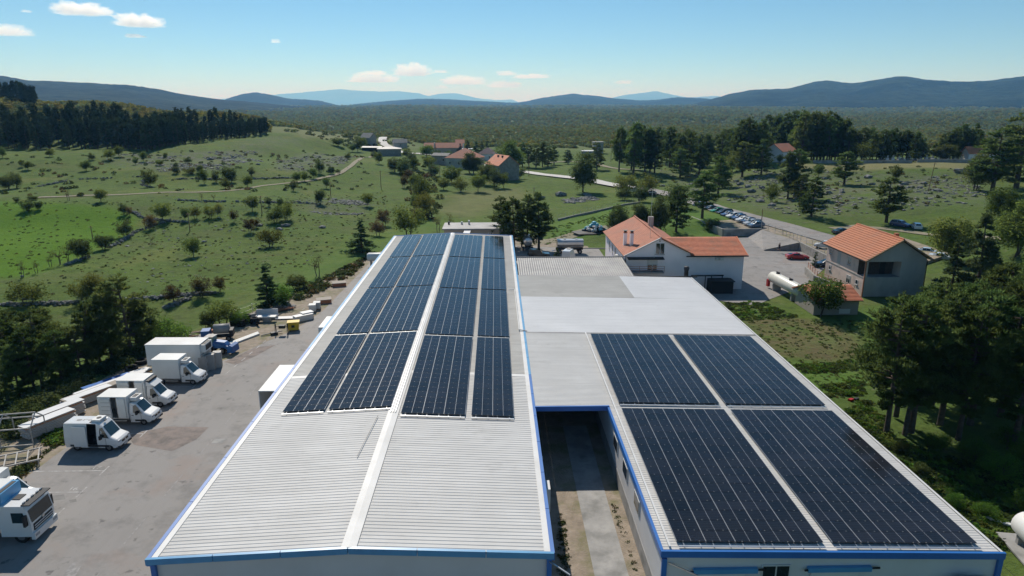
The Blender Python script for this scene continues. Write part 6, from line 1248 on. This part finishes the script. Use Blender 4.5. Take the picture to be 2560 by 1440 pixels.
patch(300, [(0,1130),(100,1050),(200,985),(330,920),(440,850),(400,830),(280,900),(100,980),(0,1040)], 36, .4, 1.2, [crown_only(s, m, 220, .16, .6) for s, m in ((38,'leaf_dark'),(39,'needle_far'),(40,'leaf_shrub'))], 'shade_thicket', 'dark thicket under the pines beside the yard')  # dark crowns added to fill a strip that lies in deep shade
patch(900, [(2030,1090),(2170,1000),(2240,1100),(2560,1180),(2560,1390),(2420,1370),(2230,1180)], 25, .18, .55, gr_, 'undergrowth', 'green undergrowth on the strip right of the flat hall')
patch(260, [(640,775),(720,740),(900,650),(930,640),(880,690),(760,750)], 26, .2, .7, lo_, 'bank_brush', 'dry brush on the bank left of the warehouse')
patch(420, [(1380,570),(1560,520),(1560,556),(1440,560),(1430,590),(1360,615)], 27, .12, .34, gr_, 'tall_weeds', 'rank green weeds around the rubbish heap')
patch(800, [(1830,770),(2000,800),(2150,800),(2200,860),(2160,1000),(2060,1000),(1960,900)], 41, .08, .26, gr_+lo_, 'garden_weeds', 'rough weeds and seedlings over the garden plot')
patch(240, [(1810,760),(1900,755),(1990,790),(1960,800),(1850,800)], 28, .2, .5, gr_, 'vegetable_plants', 'leafy vegetable plants at the edge of the garden')
patch(200, [(1985,915),(2130,900),(2150,925),(2010,935)], 29, .2, .42, gr_, 'crop_row', 'row of green crops in the garden'); patch(120, [(2050,965),(2150,955),(2165,985),(2070,995)], 30, .2, .5, gr_, 'crop_row', 'second row of green crops in the garden')
patch(180, [(0,1190),(60,1160),(150,1110),(120,1130),(40,1210),(0,1240)], 31, .12, .35, lo_, 'verge_weeds', 'weeds along the gravel verge of the yard'); patch(40, [(100,1090),(160,1070),(180,1100),(130,1120)], 32, .25, .6, gr_, 'tall_weeds', 'tall green weeds behind the panel van')
patch(120, [(1398,1440),(1395,1290),(1410,1280),(1425,1440)], 33, .08, .25, lo_, 'passage_weeds', 'weeds along the warehouse wall in the passage'); patch(60, [(1525,1260),(1540,1260),(1600,1430),(1585,1430)], 34, .08, .22, lo_, 'passage_weeds', 'weeds along the plinth in the passage')
# ------------------------------------------------------------------ stones, walls, poles, fences
def stone_wall(label, pts, n, hmin=.3):
    P = [G(*p) for p in pts]; t = thing('drystone_wall', label, 'stone wall', P[0]); m = MB(); gg = random.Random(len(label)*7+n)
    for i in range(n):
        p = along(P, gg.random())
        if vnoise(np.array([p.x/5]), np.array([p.y/5]), 4)[0] < .24: continue
        z = float(H(p.x, p.y)[0]); r = gg.uniform(.14, .36); m.blob((p.x-P[0].x+gg.gauss(0,.3), p.y-P[0].y+gg.gauss(0,.3), z-P[0].z+gg.uniform(-.05,.42)), (r, r*gg.uniform(.6,1), r*gg.uniform(.5,.8)), seed=i*13+n)
    stuff(m.build('stones', 'rock', t)); return t
stone_wall('long dry-stone wall crossing the near pasture', [(0,763),(110,761),(200,757),(330,750),(430,742),(560,733),(640,715)], 900); stone_wall('short broken stone wall below the long one', [(410,772),(440,760),(475,748)], 130)
stone_wall('stone wall under the row of trees by the bright meadow', [(55,694),(100,690),(150,672),(200,651),(250,630),(300,606),(345,577),(420,553)], 420); stone_wall('dark stone wall above the dirt track', [(440,449),(550,449),(650,447),(735,446)], 420)
stone_wall('curved stone enclosure left of the dirt track trees', [(362,448),(355,462),(375,469),(460,475)], 200); stone_wall('stone wall across the middle pasture', [(440,501),(560,505),(650,507),(760,508),(800,512)], 360); stone_wall('stone wall beside the meadow corner', [(335,530),(355,545),(405,552),(470,556)], 220); stone_wall('faint stone wall high in the left pasture', [(95,467),(170,452)], 110); stone_wall('stone wall segment below the plantation', [(200,449),(300,445),(365,441)], 130)
def rocks(label, polys, n, seed, smin, smax, big=0):
    gg = np.random.default_rng(seed); m = MB(); c = 0; q = random.Random(seed)
    P = np.array([G(*p)[:2] for p in polys]); lo, hi = P.min(0), P.max(0); pts = gg.uniform(lo, hi, (n*5, 2)); k = polydist(pts[:, 0], pts[:, 1], P) < 0; nn = vnoise(pts[:, 0]/9, pts[:, 1]/9, seed); pts = pts[k & (nn > .5)][:n]; z = H(pts[:, 0], pts[:, 1])
    for i, (x, y) in enumerate(pts): r = gg.uniform(smin, smax)*gg.uniform(.6, 1.4); m.blob((x, y, z[i]+r*.12), (r*gg.uniform(.8,1.6), r*gg.uniform(.7,1.2), r*gg.uniform(.3,.55)), seed=i+seed*991, amp=.35)
    o = m.build('rocks', 'rock'); tag(o, label, 'rocks', kind='stuff')
rocks('grey limestone rubble in the upper pasture', [(270,385),(420,388),(640,378),(660,405),(560,428),(400,430),(290,412)], 900, 1, .16, .55); rocks('limestone rubble above the track bend', [(690,400),(820,388),(900,392),(860,415),(760,430),(690,425)], 560, 2, .16, .5); rocks('limestone outcrop in the middle pasture', [(740,500),(860,495),(940,515),(900,538),(780,535)], 420, 3, .12, .4)
rocks('limestone rubble over the rocky slope', [(1640,425),(1800,440),(2100,425),(2450,425),(2470,510),(2200,530),(2000,540),(1880,520),(1700,470)], 950, 4, .16, .6); rocks('scattered stones in the near pasture', [(300,560),(700,520),(960,560),(700,700),(300,740)], 140, 5, .1, .3); rocks('stones by the roadside below the dark tree', [(1370,480),(1440,470),(1500,500),(1420,510)], 120, 6, .3, .8)
BL = {}
for i, (px, py, w_) in enumerate([(1745,455,26),(1730,462,20),(1815,448,14),(1850,462,24),(1870,468,22),(1905,470,20),(1880,480,24),(1640,458,20),(1655,466,18),(2072,483,20),(2060,448,16),(2300,470,18),(2310,460,20),(2270,470,14),(2180,462,18),(2260,462,22),(2400,432,40),(2470,410,44),(2440,470,20),(2345,478,26),(1930,515,24),(1900,505,26),(2105,482,18),(2170,445,26),(660,455,0),(585,395,16),(525,400,20),(645,412,14),(650,565,20),(715,566,26),(700,575,20),(805,570,20),(510,605,14),(1350,498,30),(1400,490,34)]):
    if not w_: continue
    p = G(px, py); r = w_*mpp(p)/2; o = MB().blob((0,0,r*.2),(r,r*.7,r*.45),seed=i*7,amp=.3).build('boulder','rock'); o.location = p; n_, lx, ly = min(LM, key=lambda l: (l[1]-px)**2+(l[2]-py)**2)
    tag(o, '', 'boulder', f'boulders near {n_}'); BL.setdefault(n_, []).append((px, o))
for n_, l in BL.items():
    l.sort(key=lambda e: e[0])
    for i, (px, o) in enumerate(l): o['label'] = f'grey limestone boulder near {n_}' + ('' if len(l) == 1 else ', '+nth(i, False))
# utility poles
wires = []
def pole(label, px, py, hp, lean=0, cross=True):
    p = G(px, py); h = hp*mpp(p); t = thing('utility_pole', label, 'pole', p, 0, 'wooden utility poles'); MB().cyl((0,0,-.5),(lean*h,0,h),.13,.09,8).build('pole','wood',t)
    if cross: MB().bar((lean*h-.5,0,h-.3),(lean*h+.5,0,h-.3),.1).build('cross_arm','wood',t)
    return p+Vector((lean*h,0,h-.25))
a1 = pole('wooden pole standing in the bright meadow', 233,600,36,-.03); a2 = pole('wooden pole left of the brown bushes', 475,578,46); a3 = pole('wooden pole beside the pair of bushy trees', 655,533,44); a4 = pole('wooden pole right of the round dark tree', 827,491,36); a5 = pole('wooden pole at the right side of the pasture', 953,473,46,-.01); a6 = pole('wooden pole below the roofless ruin', 1100,449,34)
pole('leaning wooden pole on the rocky slope', 2320,478,70,.09); pole('tall dark pole at the near end of the parked cars', 1902,574,52,.0,False); pole('thin pole by the pine grove', 1527,405,42); pole('pole beside the far road junction', 1322,440,48); pole('pole left of the dark round tree', 1335,490,22); pole('thin grey pole by the far road bend', 933,352,28)
for a, b, lb in ((a1,a2,'first'),(a2,a3,'second'),(a3,a4,'third'),(a4,a5,'fourth'),(a5,a6,'fifth')):
    m = MB(); pts = [a.lerp(b, i/8)-Vector((0,0,1.2*(1-(2*i/8-1)**2))) for i in range(9)]; tube_path(m, pts, .012, .012, 3); o = m.build('power_line','black'); tag(o, f'thin overhead wire across the pasture, {lb} span from the left', 'wire')
# fences
def fence(name, label, pts, step, h, zoff=0, m='metal', rail=True):
    t = thing(name, label, 'fence', pts[0]); o = Vector(pts[0]); L = sum((Vector(b)-Vector(a)).length for a, b in zip(pts, pts[1:])); n = max(1, int(L/step)); prev = None; P = [Vector(p) for p in pts]
    for i in range(n+1):
        p = along(P, min(i/n, .9999))-o; MB().bar(p+Vector((0,0,-.2)), p+Vector((0,0,h)), .07).build('post', m, t)
        if prev is not None:
            for z in ((h, h*.5, .12) if rail else (h*.9, h*.5, .1)): MB().bar(prev+Vector((0,0,z-.03)), p+Vector((0,0,z-.03)), .05 if rail else .015).build('rail' if rail else 'wire', m, t)
        prev = p
    return t
c0, c1, c2 = W(1903,573,1.5), W(1955,590,1.2), W(2001,606,1.55)
fence('wire_fence','grey metal fence between the road and the lot gate',[c0,c1],2.2,1.7); fence('sliding_gate','sliding metal gate at the top of the ramp',[c1+Vector((.2,0,0)),c2],1.6,1.5); fence('wire_fence','grey metal fence along the stone wall behind the red car',[c2,W(2078,640,1.6)],2.6,1.6)
fence('wire_fence','wire fence on the low wall behind the tanker',[G(1395,551),G(1500,527),G(1600,507)],3.2,1.5,rail=False); fence('wire_fence','wire fence by the spruce behind the scrap yard',[W(590,800,0),W(650,778,0),W(700,755,0)],2.5,1.6,rail=False); fence('wire_fence','fence with dark posts along the right side of the flat hall',[Vector((31.75,33,.2)),Vector((31.75,46,.2)),Vector((31.8,60,.2))],4.2,2.0,m='black',rail=False)
fence('step_railing','red-brown railing on the terrace steps before the pink house',[W(2020,668,1.3),W(2045,692,1.2),Vector((57.4,104.4,1.0))],1.5,.9,m='brick')
o = MB().box(-2.2,-.15,0,2.2,.15,.12).build('white_plank','box_white'); p = W(2495,1320,-1); o.location = (p.x, p.y, float(H(p.x,p.y)[0])+.1); o.rotation_euler = (0,0,R(-38)); tag(o,'white plank lying in the grass right of the flat hall','plank')
for px, py, lb, mm, nm in ((2512,968,'pale flat slab between the trees on the right','box_white','slab'),(2127,1002,'small red box in the garden beside the flat hall','red','box'),(2140,1000,'dark crate beside the red box in the garden','black','crate')):
    t = thing('garden_'+nm, lb, nm, G(px,py), .5); s = 1.3 if nm == 'slab' else .3; MB().prism([(-s,-s*.6,0),(s,-s*.6,0),(s*.95,-s*.6,s*.6 if nm != 'slab' else .3),(-s*.95,-s*.6,s*.6 if nm != 'slab' else .3)],(0,s*1.2,0)).build('body', mm, t); MB().box(-s*.9,-s*.55,s*.6 if nm != 'slab' else .3,s*.9,s*.5,(s*.6 if nm != 'slab' else .3)+.05).build('lid', mm, t)
t = thing('log_pile','heap of pale split logs beside the pine behind the white building','logs',W(1705,557))
for k in range(40): a = rnd.uniform(-.5,.5); x, y, z = rnd.uniform(-1.8,1.8), rnd.uniform(-.8,.8), rnd.uniform(.1,.8); MB().cyl((x-.4*math.cos(a),y-.4*math.sin(a),z),(x+.4*math.cos(a),y+.4*math.sin(a),z),.12,n=7).build('log',rnd.choice(['wall_beige','wood']),t)

# ------------------------------------------------------------------ hills, haze, clouds
def hill_mat(name, c1, c2, s):
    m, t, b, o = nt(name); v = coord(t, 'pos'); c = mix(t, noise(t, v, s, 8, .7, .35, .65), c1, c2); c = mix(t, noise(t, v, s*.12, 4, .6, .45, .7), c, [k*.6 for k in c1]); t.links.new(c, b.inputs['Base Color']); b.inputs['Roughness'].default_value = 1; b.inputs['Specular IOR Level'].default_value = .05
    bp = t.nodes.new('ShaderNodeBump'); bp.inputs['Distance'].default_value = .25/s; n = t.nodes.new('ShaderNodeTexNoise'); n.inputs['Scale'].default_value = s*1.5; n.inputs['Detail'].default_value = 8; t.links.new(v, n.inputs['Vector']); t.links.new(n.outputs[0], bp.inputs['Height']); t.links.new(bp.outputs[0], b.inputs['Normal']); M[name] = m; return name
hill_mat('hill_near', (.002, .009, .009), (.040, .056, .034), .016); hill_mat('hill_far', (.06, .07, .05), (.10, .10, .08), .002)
def hill(name, label, prof, r, front, back, m, rough=1.0, base=-6):
    px = np.linspace(prof[0][0], prof[-1][0], 260); py = np.interp(px, [p[0] for p in prof], [p[1] for p in prof])
    ker = np.hanning(9); ker /= ker.sum(); py = np.convolve(np.pad(py, 4, 'edge'), ker, 'valid'); az = []; zz = []
    for a, b in zip(px, py): d = ray(a, b); az.append(math.atan2(d[0], d[1])); zz.append(CAM_H+r*d[2]/math.hypot(d[0], d[1]))
    az, zz = np.array(az), np.array(zz); s = np.concatenate([np.linspace(-1, 0, 26), np.linspace(0, 1, 10)[1:]]); A, S = np.meshgrid(az, s); Z = np.meshgrid(zz, s)[0]
    RR = r+np.where(S < 0, S*front, S*back); x, y = RR*np.sin(A), RR*np.cos(A); prof_ = np.where(S < 0, (.5+.5*np.cos(S*math.pi))**.8, .5+.5*np.cos(S*math.pi))
    nz = (vnoise(x/(r*.06), y/(r*.06), 3)-.5)*.30+(vnoise(x/(r*.02), y/(r*.02), 7)-.5)*.14; z = base+(Z-base)*prof_*(1+rough*nz*np.clip(np.abs(S)*3, 0, 1)*.9)+(vnoise(x/(r*.004), y/(r*.004), 5)-.5)*r*.0009
    na = len(az); i = np.arange(len(s)-1)[:, None]*na+np.arange(na-1)[None]; f = np.stack([i, i+1, i+1+na, i+na], -1).reshape(-1, 4)
    return struct(link(name, npmesh(name, np.stack([x, y, z], -1).reshape(-1, 3), f, m, smooth=True)), label)
hill('hill', 'long blue-green wooded hill on the left skyline', [(-1700,130),(-500,160),(0,193),(60,203),(150,206),(300,214),(400,226),(500,243),(560,250),(620,254),(700,262),(800,270),(860,276)], 4200, 2200, 2500, 'hill_near')
hill('hill', 'small rounded blue hill left of the far mountains', [(520,262),(560,250),(580,243),(610,235),(640,231),(680,238),(720,247),(760,249),(800,252),(840,262),(880,270)], 7000, 1600, 2500, 'hill_near')
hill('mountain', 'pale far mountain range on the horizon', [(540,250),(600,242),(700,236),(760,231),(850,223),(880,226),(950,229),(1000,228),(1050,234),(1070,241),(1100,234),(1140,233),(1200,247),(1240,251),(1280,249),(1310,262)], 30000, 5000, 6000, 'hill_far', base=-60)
hill('hill', 'low wooded ridge in the middle of the skyline', [(760,272),(860,264),(900,259),(1000,250),(1050,247),(1100,247),(1200,253),(1280,257),(1300,256),(1360,244),(1430,234),(1490,240),(1530,246),(1600,252),(1640,250),(1690,243),(1760,246),(1830,254),(1920,266)], 8000, 2600, 2500, 'hill_near')
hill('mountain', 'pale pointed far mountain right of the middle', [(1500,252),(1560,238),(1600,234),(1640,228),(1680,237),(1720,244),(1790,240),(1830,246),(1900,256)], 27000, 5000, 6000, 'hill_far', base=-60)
hill('hill', 'large blue-green mountain ridge on the right skyline', [(1680,274),(1740,258),(1800,243),(1850,231),(1900,223),(1970,222),(2050,203),(2130,214),(2200,200),(2255,188),(2310,199),(2400,205),(2470,202),(2560,192),(2750,180),(3100,200),(4300,225)], 5600, 2400, 3000, 'hill_near')
def vol(name, col, dens, aniso):
    m = bpy.data.materials.new(name); m.use_nodes = True; t = m.node_tree; t.nodes.remove(t.nodes['Principled BSDF']); p = t.nodes.new('ShaderNodeVolumePrincipled')
    p.inputs['Color'].default_value = (*col, 1); p.inputs['Density'].default_value = dens; p.inputs['Anisotropy'].default_value = aniso; p.inputs['Absorption Color'].default_value = (1, 1, 1, 1); t.links.new(p.outputs[0], t.nodes['Material Output'].inputs['Volume']); M[name] = m; return m
vol('haze_air', (.20, .52, 1.0), 8.2e-5, 0.2)
hz_ = MB().box(-56000,-56000,-160,56000,56000,760).build('haze', 'haze_air'); hz_['kind'] = 'stuff'; hz_['label'] = 'thin blue summer haze over the whole landscape'; hz_['category'] = 'haze'
vol('cloud_vapour', (1, 1, 1), .006, .5); vol('cloud_far', (1, 1, 1), .0011, .5)
def cloud(label, px, py, wp, hp, r, seed, tail=0):
    d = ray(px, py); p = Vector(d)*(r/math.hypot(d[0], d[1])); p.z += CAM_H; k = r/FPX; g = np.random.default_rng(seed); n, mth = 128, 64; vs = []; lob = [(g.uniform(-.75, .75), g.uniform(-.5, .5), g.uniform(.0, .35), g.uniform(.25, .5)) for _ in range(7)]
    th = np.linspace(0, math.pi, mth); ph = np.linspace(0, 2*math.pi, n, endpoint=False); T, Ph = np.meshgrid(th, ph, indexing='ij'); x = np.sin(T)*np.cos(Ph); y = np.sin(T)*np.sin(Ph); z = np.cos(T)
    q = .30+.55*vnoise(x*2.4+seed, y*2.2+z*1.9, seed)+.62*vnoise(x*5.5+seed*3, z*6+y*3, seed+1)+.34*vnoise(x*12, z*13+y*7, seed+2)+.18*vnoise(x*25, z*26+y*11, seed+4); q *= 1-.35*np.clip(np.abs(x), 0, 1)**2
    X, Y, Z = x*q*wp*k*.50, y*q*wp*k*.35, np.where(z > 0, z*q, z*q*.2)*hp*k*.56; v = np.stack([X, Y, Z], -1).reshape(-1, 3); i = np.arange(mth-1)[:, None]*n; j = np.arange(n)[None]; f = np.stack([i+j, i+n+j, i+n+(j+1) % n, i+(j+1) % n], -1).reshape(-1, 4)
    o = link('cloud', npmesh('cloud', v, f, 'cloud_vapour' if r < 20000 else 'cloud_far', smooth=True), None, p, -math.atan2(p.x, p.y)); tag(o, label, 'cloud', 'small fair-weather clouds'); return o
for i, a in enumerate([('bright domed cloud in the upper left sky',350,62,105,34,11500),('ragged cloud left of the domed one',205,32,120,26,11500),('cloud cut by the left picture edge',20,84,95,22,11500),('tiny wisp near the top left corner',66,30,22,6,11500),('small flat cloud below the domed one',338,92,50,8,11500),('tiny cloud alone left of the middle',690,106,26,10,11500),
   ('largest cumulus above the far mountains',1030,185,110,36,47000),('low cloud left of the largest cumulus',930,203,130,22,47000),('flat cloud just above the low left cloud',935,186,80,12,47000),('low ragged cloud right of the largest cumulus',1160,208,120,26,47000),('low cloud at the right end of the bank',1260,216,110,16,47000),('little cloud over the cumulus bank',1100,181,44,10,47000),('small low cloud under the cumulus',1105,220,42,10,47000),
   ('cloud right of the bank',1265,187,60,14,47000),('thin long cloud farther right of the bank',1330,194,110,12,47000),('small cloud above the pointed mountain',1560,208,58,10,47000),('tiny cloud beside the small one',1500,209,18,6,47000)]): cloud(*a, i+3)
